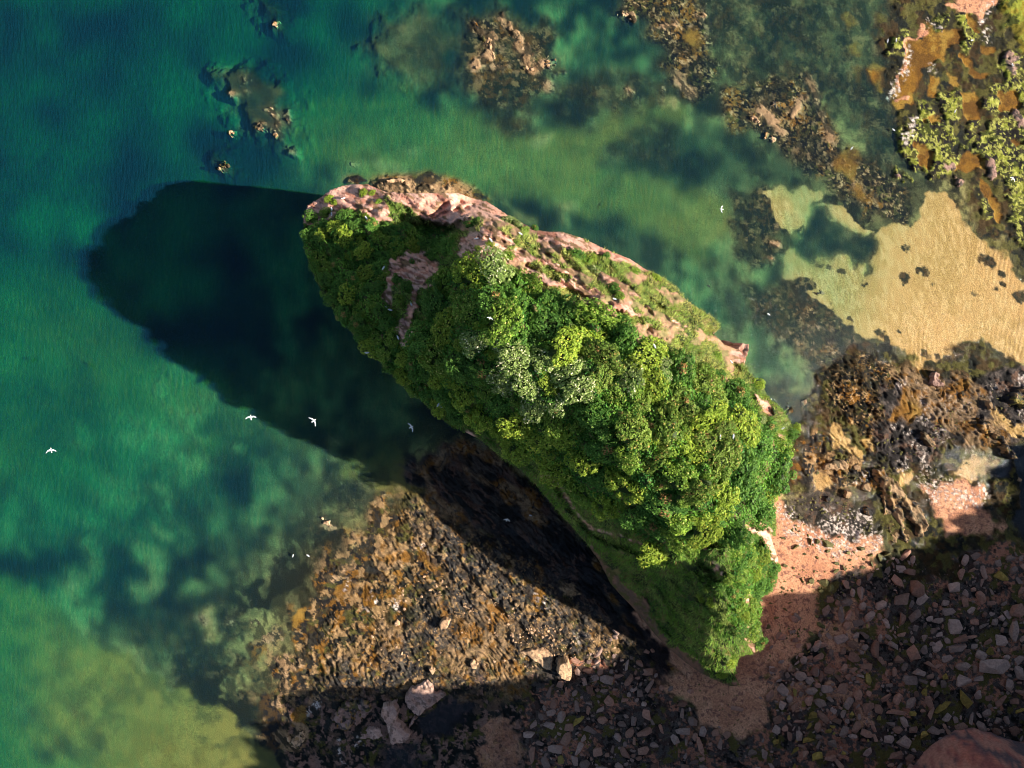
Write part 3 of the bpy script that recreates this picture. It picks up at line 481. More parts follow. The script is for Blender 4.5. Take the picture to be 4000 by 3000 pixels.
EDGE=[(1185,850,15),(1200,800,15),(1250,770,15),(1290,740,15.5),(1340,722,14.6),(1430,716,15.2),(1500,746,16.5),(1560,752,17),(1640,752,17),(1790,752,16),(1850,775,13.5),(1900,785,14),(1940,810,15),(2000,850,16),(2060,880,17),(2110,900,18),(2200,905,18),(2280,930,18),(2330,955,18),(2400,985,17.5),(2460,1010,17),(2520,1050,16.5),(2570,1070,16.5),(2640,1120,16),(2680,1170,16),(2740,1210,16),(2815,1262,15.5),(2812,1285,16),(2785,1300,17),(2830,1345,16),(2880,1365,15),(2900,1340,14.5),(2925,1345,14.5),(2925,1370,15),(2908,1430,17),(2950,1480,18),(2975,1500,18),(3010,1560,18),(3060,1600,18),(3090,1650,18),(3112,1700,18),(3090,1745,18),(3075,1800,19),(3040,1870,20),(3018,1890,20),(3018,1960,20),(3032,2050,18),(3030,2095,16),(3012,2100,17),(3040,2180,14),(3045,2230,12),(3030,2290,12.5),(3000,2312,13),(2972,2330,13),(2970,2370,13),(2960,2420,14),(2980,2470,12),(2985,2510,9),(2975,2540,8.5),(2945,2552,8),(2890,2560,8),(2878,2585,7),(2870,2640,5),(2892,2678,3),(2850,2682,3),(2790,2655,2.5),(2730,2625,2),(2680,2590,1.5),(2620,2540,1.2),(2560,2480,1.2),(2500,2405,1.2),(2430,2330,1.5),(2385,2280,1.5),(2340,2190,2),(2300,2130,7.5),(2260,2085,10),(2200,2020,12.5),(2140,1950,14),(2080,1880,15.5),(2030,1830,16.5),(1960,1790,17.5),(1880,1720,18),(1800,1680,18.5),(1740,1650,19),(1690,1610,19.5),(1630,1550,20),(1560,1500,20),(1490,1420,20),(1450,1370,20),(1400,1330,19.5),(1340,1260,19.5),(1300,1210,19.5),(1260,1150,19),(1230,1090,19),(1210,1040,18.5),(1190,980,18),(1180,920,17)]
INN=[(1350,800,16.8),(1500,850,18.2),(1300,900,17.2),(1450,950,18.4),(1400,1100,19.5),(1300,1050,18.5),(1500,1200,21),(1600,1100,21.5),(1600,950,18),(1750,900,18.5),(1700,980,18.5),(1800,1000,26.5),(1650,830,17),(1750,840,17.5),(1850,850,20.5),(1950,900,24.5),(1900,980,28.5),(2000,1000,27),(1850,1130,29.3),(2000,1100,29.5),(1720,1200,24.5),(1830,1340,29.5),(1650,1300,23.5),(1600,1400,22),(1750,1450,25),(2050,1560,29),(1850,1600,22.5),(2100,1750,24),(2370,1830,28.5),(2200,1850,21),(2300,2000,18),(2500,1950,27.5),(2660,2020,28),(2700,2080,26.5),(2200,1300,30),(2500,1500,30.5),(2700,1700,30),(2850,1850,29),(2900,2000,26.5),(2900,1650,27.5),(2200,1050,26.5),(2400,1150,27.5),(2600,1300,27),(2750,1450,26),(2300,1000,21),(2500,1100,21),(2680,1230,20),(2900,1560,22),(2500,2080,19),(2620,2170,20),
(2760,2220,20),(2850,2250,21.5),(2940,2180,20),(2850,2400,18.5),(2700,2450,12),(2780,2500,13.5),(2600,2300,12),(2480,2200,12.5),(2420,2160,10),(2900,2500,14),(2840,2590,9),(2640,2400,9)]
# ------------------------------------------------------------------ the sea stack
BP = [(1690,1180),(1720,1090),(1800,1060),(1900,1040),(2040,1060),(2100,1130),(2200,1170),(2300,1210),(2400,1260),(2500,1320),(2600,1370),(2700,1420),(2800,1470),(2880,1530),(2940,1600),(3000,1680),(3060,1740),(3060,1800),(3020,1880),(3000,1960),(2980,2020),(2900,2050),(2850,2090),(2780,2110),(2700,2120),(2640,2150),(2560,2150),(2500,2090),(2420,2020),(2330,1960),(2230,1870),(2100,1790),(1990,1740),(1900,1640),(1850,1560),(1750,1480),(1660,1400),(1640,1300)]
NB = [(1190,900),(1280,865),(1340,840),(1420,850),(1480,885),(1560,880),(1640,890),(1750,905),(1790,940),(1780,1000),(1700,1000),(1650,965),(1590,980),(1500,1030),(1510,1080),(1495,1180),(1540,1250),(1640,1330),(1700,1430),(1780,1510),(1860,1600),(1800,1640),(1700,1590),(1600,1520),(1500,1420),(1400,1320),(1270,1150),(1200,1000)]
EB = [(2860,2110),(2940,2100),(2985,2130),(3030,2200),(3000,2300),(2960,2330),(2960,2420),(2940,2480),(2870,2480),(2840,2400),(2860,2320),(2800,2290),(2860,2220)]
ROCK = [[(1170,860),(1190,790),(1245,755),(1290,725),(1340,705),(1430,700),(1500,735),(1640,735),(1790,735),(1900,765),(2000,830),(2070,870),(2110,890),(2070,905),(2040,880),(1990,865),(1930,849),(1868,849),(1814,858),(1796,871),(1751,880),(1706,871),(1652,849),(1620,826),(1570,799),(1525,781),(1498,758),(1502,790),(1525,826),(1520,853),(1480,871),(1453,853),(1400,825),(1326,826),(1272,858),(1218,885),(1190,876)],
 [(1787,993),(1792,948),(1823,925),(1841,907),(1869,898),(1891,871),(1918,867),(1936,889),(1982,916),(2027,944),(1988,965),(2065,982),(2135,1018),(2194,1041),(2264,1082),(2264,1094),(2194,1070),(2147,1041),(2076,1018),(2035,1018),(1959,1006),(1980,1020),(1900,1035),(1860,1030),(1800,1045),(1820,1010)],
 [(2106,900),(2194,900),(2264,920),(2300,945),(2370,970),(2429,1000),(2488,1015),(2546,1059),(2535,1065),(2476,1035),(2400,1018),(2311,988),(2229,971),(2147,959),(2094,935)],
 [(2059,1047),(2135,1082),(2229,1094),(2311,1123),(2358,1159),(2323,1176),(2276,1153),(2229,1123),(2147,1123),(2100,1094),(2065,1070)],
 [(2335,1070),(2405,1088),(2458,1135),(2505,1165),(2429,1135),(2382,1106)],[(2400,1182),(2458,1182),(2500,1235),(2452,1229),(2400,1206)],[(2623,1241),(2693,1276),(2664,1282),(2617,1259)],
 [(2852,1382),(2899,1335),(2935,1335),(2938,1364),(2921,1417),(2915,1441),(2870,1411)],[(2952,1541),(2999,1576),(3023,1623),(3005,1629),(2976,1594)],[(3045,1700),(3070,1740),(3085,1760),(3060,1740)],
 [(2911,2047),(2981,2017),(2996,2053),(3025,2117),(3048,2176),(3040,2240),(3010,2300),(3017,2223),(2999,2153),(2976,2094),(2934,2082)],[(2899,2317),(2934,2325),(2927,2370)],[(2887,2464),(2923,2429),(2940,2441),(2911,2464),(2964,2533),(2945,2550)],
 [(2311,2123),(2376,2200),(2417,2258),(2476,2305),(2535,2347),(2541,2399),(2582,2464),(2605,2499),(2693,2552),(2735,2588),(2782,2635),(2900,2690),(2780,2680),(2645,2610),(2530,2480),(2370,2300),(2290,2140)],
 [(1590,984),(1629,971),(1651,1002),(1683,1025),(1724,1047),(1701,1061),(1665,1088),(1642,1111),(1629,1133),(1611,1183),(1618,1120),(1593,1088),(1552,1070),(1534,1079),(1525,1120),(1526,1188),(1507,1206),(1498,1165),(1516,1106),(1529,1075),(1502,1047),(1520,1025),(1588,1007)],
 [(1560,1270),(1600,1230),(1625,1180),(1610,1160),(1600,1260),(1610,1330),(1575,1345),(1550,1300)],
 [(2752,2188),(2805,2194),(2817,2229),(2846,2264),(2805,2241),(2782,2206)],[(2705,2125),(2764,2142),(2760,2152),(2700,2138)],[(2860,2660),(2895,2670),(2890,2685),(2850,2685)],[(2120,1850),(2140,1860),(2140,1880),(2115,1866)]]
PATHS = [([(2150,1870),(2190,1900),(2215,1950),(2260,2010),(2310,2062),(2350,2075),(2420,2090),(2500,2120)],5),([(1830,1690),(1870,1730),(1930,1780)],7),([(1480,1230),(1500,1290),(1480,1330)],6),([(1640,1120),(1720,1110)],4),([(3060,1780),(3040,1860)],5)]
gxs = np.arange(1110, 3190, 5.0); gys = np.arange(640, 2760, 5.0)
GX, GY = np.meshgrid(gxs, gys)
sd, BX, BY = sdf(EDGE, GX, GY, want=True)
wob = 6 * (noise(GX, GY, 26, 120) - .5) + 4 * (noise(GX, GY, 10, 121) - .5)
inside = sd > 0
keep = sd > -55
QX = np.where(inside, GX, BX); QY = np.where(inside, GY, BY)
ZS = tps(EDGE + INN, QX, QY)
rockm = np.zeros(GX.shape); vegd = np.full(GX.shape, -1e9)
for P in ROCK: rockm = np.maximum(rockm, ss(-4, 5, sdf(P, QX, QY) + (9 if P[0] in ((1590,984), (1560,1270)) else 0) + 16 * (noise(QX, QY, 18, 122) - .5)))
for P, r_ in PATHS: rockm = np.maximum(rockm, .8 * ss(-4, 4, r_ - np.abs(sdf(P, QX, QY, closed=False)) + 10 * (noise(QX, QY, 20, 123) - .5)))
d_bp = sdf(BP, GX, GY); d_nb = sdf(NB, GX, GY); d_eb = sdf(EB, GX, GY)
# ledges: layered sandstone steps where rock is bare, soft hummocks elsewhere
led = ZS * .9 + 1.6 * noise(QX, QY, 160, 124, .5, 2)
step = (np.floor(led) + ss(.25, .75, led - np.floor(led)) - led)
rr = (noise(QX, QY, 60, 125, .45, 3.5) - .5) * .7 + (noise(QX, QY, 12, 126, .45, 3.0) - .5) * .28
hum = (noise(GX, GY, 60, 127) - .5) * 1.0 + (noise(GX, GY, 22, 128) - .5) * .4 + (noise(GX, GY, 20, 129, .82, 3.5) - .5) * .9
edgef = ss(0, 30, sd)
ZS = ZS + np.where(inside, rockm * (step * .55 + rr) * (.35 + .65 * edgef) + (1 - rockm) * hum * edgef, 0)
# gullies and notches seen in the rock of the north face and the lower shelf
def carve(P, w, dz, f=8):
    global ZS
    d = w - np.abs(sdf(P, GX, GY, closed=False)) + 8 * (noise(GX, GY, 20, 129) - .5)
    ZS = ZS + np.where(inside, dz * ss(-f, f, d), 0)
carve([(1690,845),(1740,800),(1800,790)], 9, -.7, 10); carve([(1690,855),(1760,822),(1850,805)], 3, -.8, 4)
carve([(1625,885),(1750,905),(1800,900)], 22, -1.6, 16)
carve([(1870,930),(1960,940),(2040,990)], 5, -1.0, 5); carve([(1820,1000),(1930,985)], 8, -.8)
carve([(2720,2120),(2830,2110),(2960,2120)], 16, -3.0, 14); carve([(2740,2200),(2830,2290),(2860,2330)], 16, -1.6, 14)
carve([(2170,1890),(2230,1990),(2310,2085),(2420,2125),(2560,2190)], 10, -1.3, 10)
carve([(2220,990),(2350,1050),(2480,1130),(2600,1220)], 8, -.8, 8); carve([(2050,960),(2150,1000)], 7, -1.0, 6)
carve([(2060,1035),(2200,1110),(2320,1190)], 8, -1.0, 8); carve([(2540,1180),(2700,1260),(2800,1310)], 10, -.8, 10)
ZS = np.maximum(ZS, .3)
K = (1 - ZS / HC)
PXp = CX + (QX - CX) * K; PYp = CY + (QY - CY) * K
s_ = np.clip(-sd, 0, 55) / 55.0
dx = GX - BX; dy = GY - BY; ln = np.sqrt(dx * dx + dy * dy) + 1e-6
ripple = 1 + .8 * (noise(QX + 300 * s_, QY, 34, 130) - .5)
rad_ = np.hypot(QX - CX, QY - CY) / 2857.0
out_m = (np.minimum(np.where(rad_ < .38, .3, .55) * rad_, .15) * ZS + .03) * s_ ** .8 * np.minimum(ripple, 1.15) - .5 * np.clip(noise(QX * 1.0 + 900 * s_, QY + 700 * s_, 40, 131), 0, 1) * np.minimum(1, s_ * 5) * np.minimum(1, rad_ * 4)
PXp = PXp + np.where(inside, 0, dx / ln * out_m * S); PYp = PYp + np.where(inside, 0, dy / ln * out_m * S)
ZW = np.where(inside, ZS, ZS * (1 - s_) - 2.0 * s_)
nes = ss(-40, 60, (GX - 1700) * .62 - (GY - 900)) * (GY < 1500)
barep = ss(.58, .50, noise(GX, GY, 46, 182, .6, 1.8)) if False else 1 - ss(.38, .48, noise(GX, GY, 46, 182, .6, 1.8))
soil = recipe(GX, GY, (.055,.085,.02), [((.10,.14,.03),140,40,.52,.15),((.16,.13,.05),141,24,.68,.1),((.03,.045,.015),142,30,.6,.12)])
rockc = recipe(QX, QY, (.66,.325,.235), [((.74,.43,.33),143,50,.5,.2,.4,2),((.40,.17,.115),144,26,.62,.14,.4,3),((.60,.35,.27),145,12,.66,.1,.4,3),((.22,.13,.07),146,14,.76,.06,.4,3)])
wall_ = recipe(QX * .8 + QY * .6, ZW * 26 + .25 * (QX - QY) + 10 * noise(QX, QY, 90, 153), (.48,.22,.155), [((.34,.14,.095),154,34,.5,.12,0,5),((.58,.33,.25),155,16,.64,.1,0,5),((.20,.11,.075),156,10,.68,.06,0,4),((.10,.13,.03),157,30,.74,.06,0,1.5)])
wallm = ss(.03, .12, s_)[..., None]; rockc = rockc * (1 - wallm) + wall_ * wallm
soilp = recipe(GX, GY, (.42,.24,.15), [((.25,.20,.09),147,20,.55,.15)])
wp_ = (nes * barep * .85)[..., None]; soil = soil * (1 - wp_) + soilp * wp_
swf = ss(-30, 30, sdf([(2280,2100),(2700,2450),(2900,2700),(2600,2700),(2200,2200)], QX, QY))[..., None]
crk = np.maximum(1 - ss(0, .035, np.abs(noise(QX, QY, 80, 151, .42, 3.2) - .5)), .8 - .8 * ss(0, .03, np.abs(noise(QX, QY, 46, 152, 1.2, 2.4) - .5)))[..., None]
rockc = rockc * (1 - .5 * crk); ZS = ZS - np.where(inside, crk[..., 0] * rockm * .22, 0); ZW = np.where(inside, ZS, ZW)
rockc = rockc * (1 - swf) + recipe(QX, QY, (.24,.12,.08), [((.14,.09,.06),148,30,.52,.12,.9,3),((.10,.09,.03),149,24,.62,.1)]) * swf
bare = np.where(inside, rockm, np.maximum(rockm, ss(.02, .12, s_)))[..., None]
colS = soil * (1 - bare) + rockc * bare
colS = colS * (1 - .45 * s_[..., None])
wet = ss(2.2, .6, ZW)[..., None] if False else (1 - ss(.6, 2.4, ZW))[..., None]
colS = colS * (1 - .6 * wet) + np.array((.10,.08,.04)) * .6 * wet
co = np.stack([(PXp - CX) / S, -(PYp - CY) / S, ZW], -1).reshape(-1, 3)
f = grid_faces(*GX.shape, keep=keep)
co2, f2, c2 = compact(co, f, colS.reshape(-1, 3))
M_stack = col_mat('stack_rock', rough=.9, spec=.15, nscale=3.5, namp=.22, bump=.9, bscale=4.0, bdist=.16)
stack = link('sea_stack', make_mesh('sea_stack', co2, f2, M_stack, cols=np.clip(c2, .005, .9)))
tag(stack, 'tall pink sandstone sea stack overgrown with green shrubs, standing between sea and beach', 'sea stack')

def z_at(px, py):
    u = np.clip((np.asarray(px) - gxs[0]) / 5.0, 0, len(gxs) - 2); v = np.clip((np.asarray(py) - gys[0]) / 5.0, 0, len(gys) - 2)
    i = u.astype(int); j = v.astype(int); fu = u - i; fv = v - j
    return (ZS[j, i] * (1 - fu) + ZS[j, i + 1] * fu) * (1 - fv) + (ZS[j + 1, i] * (1 - fu) + ZS[j + 1, i + 1] * fu) * fv
def samp(A, px, py):
    i = np.clip(((px - gxs[0]) / 5.0).astype(int), 0, len(gxs) - 1); j = np.clip(((py - gys[0]) / 5.0).astype(int), 0, len(gys) - 1)
    return A[j, i]
def surf(px, py):                                      # world point and normal of the stack's surface under an image point
    z = z_at(px, py); k = (1 - z / HC) / S
    p = np.stack([(px - CX) * k, -(py - CY) * k, z], -1)
    e = 8.0; zx = z_at(px + e, py); zy = z_at(px, py + e)
    kx = (1 - zx / HC) / S; ky = (1 - zy / HC) / S
    a = np.stack([(px + e - CX) * kx, -(py - CY) * kx, zx], -1) - p; b_ = np.stack([(px - CX) * ky, -(py + e - CY) * ky, zy], -1) - p
    n = np.cross(b_, a); n /= np.linalg.norm(n, axis=-1, keepdims=True) + 1e-9
    n[n[..., 2] < 0] *= -1
    return p, n

# ------------------------------------------------------------------ leaves
def leaf_mat(name, trans=.32):
    m, nt, b = base_mat(name, .6, .2); N = nt.nodes; L = nt.links
    at = N.new('ShaderNodeAttribute'); at.attribute_name = 'Col'
    oi = N.new('ShaderNodeObjectInfo'); hs = N.new('ShaderNodeHueSaturation')
    mr = N.new('ShaderNodeMapRange'); mr.inputs[3].default_value = 1.15; mr.inputs[4].default_value = 1.65; L.new(oi.outputs['Random'], mr.inputs[0])
    L.new(at.outputs['Color'], hs.inputs['Color']); L.new(mr.outputs[0], hs.inputs['Value'])
    L.new(hs.outputs[0], b.inputs['Base Color'])
    tl = N.new('ShaderNodeBsdfTranslucent'); L.new(hs.outputs[0], tl.inputs['Color'])
    mx = N.new('ShaderNodeMixShader'); mx.inputs[0].default_value = trans
    out = [n for n in N if n.type == 'OUTPUT_MATERIAL'][0]
    L.new(b.outputs[0], mx.inputs[1]); L.new(tl.outputs[0], mx.inputs[2]); L.new(mx.outputs[0], out.inputs['Surface'])
    return m
M_leaf = leaf_mat('foliage')

def quads(p, n, size, rnd, elong=1.5):
    m = len(p)
    t = np.cross(n, rnd.randn(m, 3)); t /= np.linalg.norm(t, axis=1, keepdims=True) + 1e-9
    b = np.cross(n, t); s = size[:, None]
    v = np.stack([p - t * s * elong, p - b * s, p + t * s * elong, p + b * s], 1).reshape(-1, 3)
    return v, np.arange(m * 4).reshape(-1, 4)

PAL = {  # leaf colours: main, second, accent, accent share
 'mid green': ((.090,.170,.022),(.180,.265,.032),(.40,.37,.10),.05),
 'dark green': ((.052,.130,.022),(.092,.190,.028),(.16,.24,.04),.05),
 'pale grey-green': ((.135,.200,.050),(.215,.28,.080),(.55,.52,.33),.10),
 'yellow-green': ((.150,.225,.024),(.23,.30,.034),(.40,.36,.06),.06),
 'olive': ((.105,.175,.026),(.17,.23,.040),(.34,.22,.07),.06),
}
def shrub_mesh(pal, seed, nl=3600, knobs=40, dead=0.0):
    r = np.random.RandomState(seed)
    a = r.rand(knobs) * 2 * np.pi; rad = np.sqrt(r.rand(knobs)) * .88
    kz = .62 * np.sqrt(np.clip(1 - rad ** 2, 0, 1)) + r.uniform(-.08, .10, knobs)
    kc = np.stack([rad * np.cos(a) * r.uniform(.8, 1.1), rad * np.sin(a) * r.uniform(.8, 1.1), kz], 1)
    kr = r.uniform(.13, .32, knobs)
    k = r.randint(0, knobs, nl); d = r.randn(nl, 3); d[:, 2] = np.abs(d[:, 2]) * 1.0 - .35; d /= np.linalg.norm(d, axis=1, keepdims=True)
    p = kc[k] + d * kr[k][:, None] * r.uniform(.72, 1.1, nl)[:, None]
    # leaves buried inside neighbouring clumps are dropped
    dist = np.min(np.linalg.norm(p[:, None] - kc[None], axis=2) / kr[None], axis=1); ok = dist > .62
    p = p[ok]; d = d[ok]; k = k[ok]; m = len(p)
    n = d + r.randn(m, 3) * .55 + np.array((0, 0, .35)); n /= np.linalg.norm(n, axis=1, keepdims=True)
    v, f = quads(p, n, r.uniform(.020, .052, m), r)
    c1, c2, c3, fr_ = PAL[pal]; kt = r.rand(knobs)[k][:, None]
    c = np.array(c1) * (1 - kt) + np.array(c2) * kt; c = c * r.uniform(.7, 1.3, m)[:, None]
    acc = r.rand(m) < fr_; c[acc] = np.array(c3) * r.uniform(.8, 1.2, acc.sum())[:, None]
    if dead:
        dk = r.rand(knobs) < dead; q = dk[k]; c[q] = np.array((.34,.19,.07)) * r.uniform(.5, 1.2, q.sum())[:, None]
    c = np.repeat(c, 4, 0)
    # lumpy dark green dome, added inside to block light coming through the leaves
    th = np.linspace(0, 2 * np.pi, 13)[:-1]; ph = np.linspace(0, np.pi / 2, 5)
    TH, PH = np.meshgrid(th, ph); R_ = .66 * (1 + .12 * r.randn(*TH.shape))
    dv = np.stack([R_ * np.cos(TH) * np.cos(PH), R_ * np.sin(TH) * np.cos(PH), R_ * .85 * np.sin(PH) - .05], -1).reshape(-1, 3)
    df_ = [(j * 12 + i, j * 12 + (i + 1) % 12, (j + 1) * 12 + (i + 1) % 12, (j + 1) * 12 + i) for j in range(4) for i in range(12)]
    f = np.r_[f, np.array(df_) + len(v)]; v = np.r_[v, dv]; c = np.r_[c, np.tile((.03,.05,.012), (len(dv), 1))]
    return make_mesh('shrub_' + pal.replace(' ', '_').replace('-', '_'), v, f, M_leaf, cols=c, smooth=False)
SHR = {p: [shrub_mesh(p, 300 + 10 * i + j, dead=(.02 if p in ('olive', 'pale grey-green') else .004)) for j in range(4)] for i, p in enumerate(PAL)}

def scatter(polys, rmin, rmax, tries, seed, sep=.8, pts=None, fn=None):
    r = np.random.RandomState(seed); pts = pts if pts is not None else []
    P = np.concatenate([np.array(p, float) for p in polys]); x0, y0 = P.min(0); x1, y1 = P.max(0)
    cx = r.uniform(x0, x1, tries); cy = r.uniform(y0, y1, tries)
    m = np.zeros(tries, bool)
    for p in polys: m |= sdf(p, cx, cy) > 4
    cx = cx[m]; cy = cy[m]; rad = r.uniform(rmin, rmax, len(cx)); rad = -np.sort(-rad) if fn is None else fn(cx, cy, rad)
    new = []
    far_ = samp(rockm, cx, cy) < .5; cx, cy, rad = cx[far_], cy[far_], rad[far_]
    for x, y, q in zip(cx, cy, rad):
        if all((x - a) ** 2 + (y - b) ** 2 > (sep * (q + c)) ** 2 for a, b, c in pts):
            pts.append((x, y, q)); new.append((x, y, q))
    return new

def place_shrub(px, py, rpx, pal, j, label=None, group=None, squash=.8, name='shrub'):
    p, n = surf(np.array([float(px)]), np.array([float(py)])); p = p[0]; n = n[0]
    rm = rpx / S * (1 - p[2] / HC)
    o = link(name, SHR[pal][j % 4])
    nn = Vector(n) * .55 + Vector((0, 0, .45)); nn.normalize()
    q = nn.to_track_quat('Z', 'Y')
    o.rotation_mode = 'QUATERNION'; o.rotation_quaternion = q @ Vector((0, 0, 1)).rotation_difference(Vector((0, 0, 1))) @ __import__('mathutils').Quaternion((0, 0, 1), random.uniform(0, 6.28))
    o.location = Vector(p) - nn * rm * (.16 if group is None else .1)
    sx = rm * random.uniform(1.0, 1.4); sy = rm * random.uniform(.85, 1.05)
    o.scale = (sx, sy, rm * squash * random.uniform(.9, 1.35))
    tag(o, label or f'{pal} rounded shrub in the thicket covering the sea stack', 'shrub', group or f'{pal} shrubs of the thicket on the sea stack')
    return o

def species(x, y):
    a = float(noise(np.array([x]), np.array([y]), 150, 150)[0]); b_ = float(noise(np.array([x]), np.array([y]), 70, 151)[0]); t = random.random()
    if sdf(BP, np.array([x]), np.array([y]))[0] < 0: return 'dark green' if t < .62 else ('mid green' if t < .9 else 'yellow-green')
    if (x - 2650) ** 2 + (y - 1700) ** 2 < 230 ** 2 and t < .45: return 'olive'
    if x > 2780 and t < .55: return 'dark green'
    if abs(x - 2150) + abs(y - 1400) < 320 and t < .3: return 'pale grey-green'
    if y > 1780 and t < .3: return 'yellow-green'
    if a > .66: return 'dark green' if t < .5 else 'mid green'
    if a < .33: return 'pale grey-green' if t < .4 else 'yellow-green'
    if b_ > .70: return 'yellow-green' if t < .7 else 'mid green'
    return 'mid green' if t < .62 else ('olive' if t < .8 else 'dark green')
pts = []
cnt = 0
for polys, r0, r1, tr, sp in (([BP], 26, 74, 9000, .60), ([NB], 20, 38, 5000, .62), ([EB], 22, 36, 1500, .62)):
    for x, y, q in scatter(polys, r0, r1, tr, 160 + len(pts), sp, pts=[]):
        place_shrub(x, y, q, species(x, y), cnt); cnt += 1
print('thicket shrubs', cnt)

# low leafy undergrowth filling the gaps between the shrubs
def carpet(name, polys, num, seed, size, lift, cols, label, cat, elong=1.5):
    r = np.random.RandomState(seed); P = np.concatenate([np.array(p, float) for p in polys]); x0, y0 = P.min(0); x1, y1 = P.max(0)
    px = r.uniform(x0, x1, num); py = r.uniform(y0, y1, num); m = np.zeros(num, bool)
    for p in polys: m |= sdf(p, px, py) + 24 * (noise(px, py, 30, seed) - .5) > 0
    m &= samp(rockm, px, py) < .45
    px, py = px[m], py[m]; p, n = surf(px, py); k = len(px)
    p = p + n * (r.rand(k) ** 1.5 * lift * (.3 + 1.4 * np.clip(noise(px, py, 26, seed + 1), 0, 1)))[:, None]
    nn = n + r.randn(k, 3) * .6; nn /= np.linalg.norm(nn, axis=1, keepdims=True)
    v, f = quads(p, nn, r.uniform(size * .7, size * 1.3, k), r, elong)
    t = np.clip(noise(px, py, 40, seed + 2) + r.uniform(-.3, .3, k), 0, 1)[:, None]
    c = (np.array(cols[0]) * (1 - t) + np.array(cols[1]) * t) * r.uniform(.7, 1.3, k)[:, None]
    return tag(link(name, make_mesh(name, v, f, M_leaf, cols=np.repeat(c, 4, 0), smooth=False)), label, cat, kind='stuff')
carpet('undergrowth', [BP, NB, EB], 210000, 171, .085, .4, ((.030,.11,.018),(.11,.23,.028)), 'low dark leafy undergrowth between the shrubs on the stack', 'undergrowth')

# grass: blades hanging down the slopes
def grass():
    r = np.random.RandomState(181); num = 520000
    px = r.uniform(1170, 3120, num); py = r.uniform(700, 2700, num)
    s = samp(sd, px, py); m = (s > 1.5)
    rk = samp(rockm, px, py); m &= rk + r.uniform(-.3, .3, num) < .42
    b1 = samp(d_bp, px, py); b2 = samp(d_nb, px, py)
    m &= (b1 < 12) & (b2 < 12)
    # patchy cover on the dry north-east slope
    ne = ss(-40, 60, (px - 1700) * .62 - (py - 900)) * (py < 1500)
    patch = noise(px, py, 46, 182, .6, 1.8)
    m &= patch > .43 * ne + r.uniform(-.08, .08, num)
    px, py, ne, patch = px[m], py[m], ne[m], patch[m]; p, n = surf(px, py); k = len(px)
    down = np.stack([n[:, 0], n[:, 1], -(.4 + 0 * n[:, 0])], 1) * 1.0
    tuft = np.clip(noise(px, py, 16, 183), 0, 1)
    d = n * (.35 + .55 * tuft)[:, None] + down * .35 + r.randn(k, 3) * .32
    d /= np.linalg.norm(d, axis=1, keepdims=True)
    ln_ = r.uniform(.18, .42, k) * (.6 + .9 * tuft)
    w = np.cross(d, r.randn(k, 3)); w /= np.linalg.norm(w, axis=1, keepdims=True) + 1e-9
    wd = r.uniform(.018, .04, k)[:, None]
    a = p - w * wd; b_ = p + w * wd; c_ = p + d * ln_[:, None]
    v = np.stack([a, b_, c_], 1).reshape(-1, 3); f = np.arange(3 * k).reshape(-1, 3)
    t = np.clip(noise(px, py, 60, 184) * 1.0 + r.uniform(-.25, .25, k), 0, 1)[:, None]
    u = np.clip(noise(px, py, 28, 185) * 1.4 - .45 + r.uniform(-.15, .15, k), 0, 1)[:, None]
    g1 = np.array((.050,.160,.020)); g2 = np.array((.150,.290,.030)); dry = np.array((.42,.40,.12)); br = np.array((.20,.14,.05))
    c = g1 * (1 - t) + g2 * t
    band = np.clip(noise(px, py, 26, 186, .82, 4.0) * 2.2 - .9, 0, 1)[:, None]
    wdry = np.clip(.08 + .30 * band + .55 * ne[:, None] * (.4 + u), 0, .85); c = c * (1 - wdry) + dry * wdry
    bm = (r.rand(k) < .07 + .18 * np.clip(noise(px, py, 18, 187, .82, 3) * 2 - 1.1, 0, 1))[:, None]; c = np.where(bm, br, c)
    c = c * r.uniform(.7, 1.3, k)[:, None]
    me = make_mesh('grass', v, f, M_leaf, cols=np.repeat(c, 3, 0), smooth=False, nside=3)
    print('grass blades', k)
    tag(link('grass', me), 'rough green grass hanging down the slopes of the sea stack', 'grass', kind='stuff')
grass()

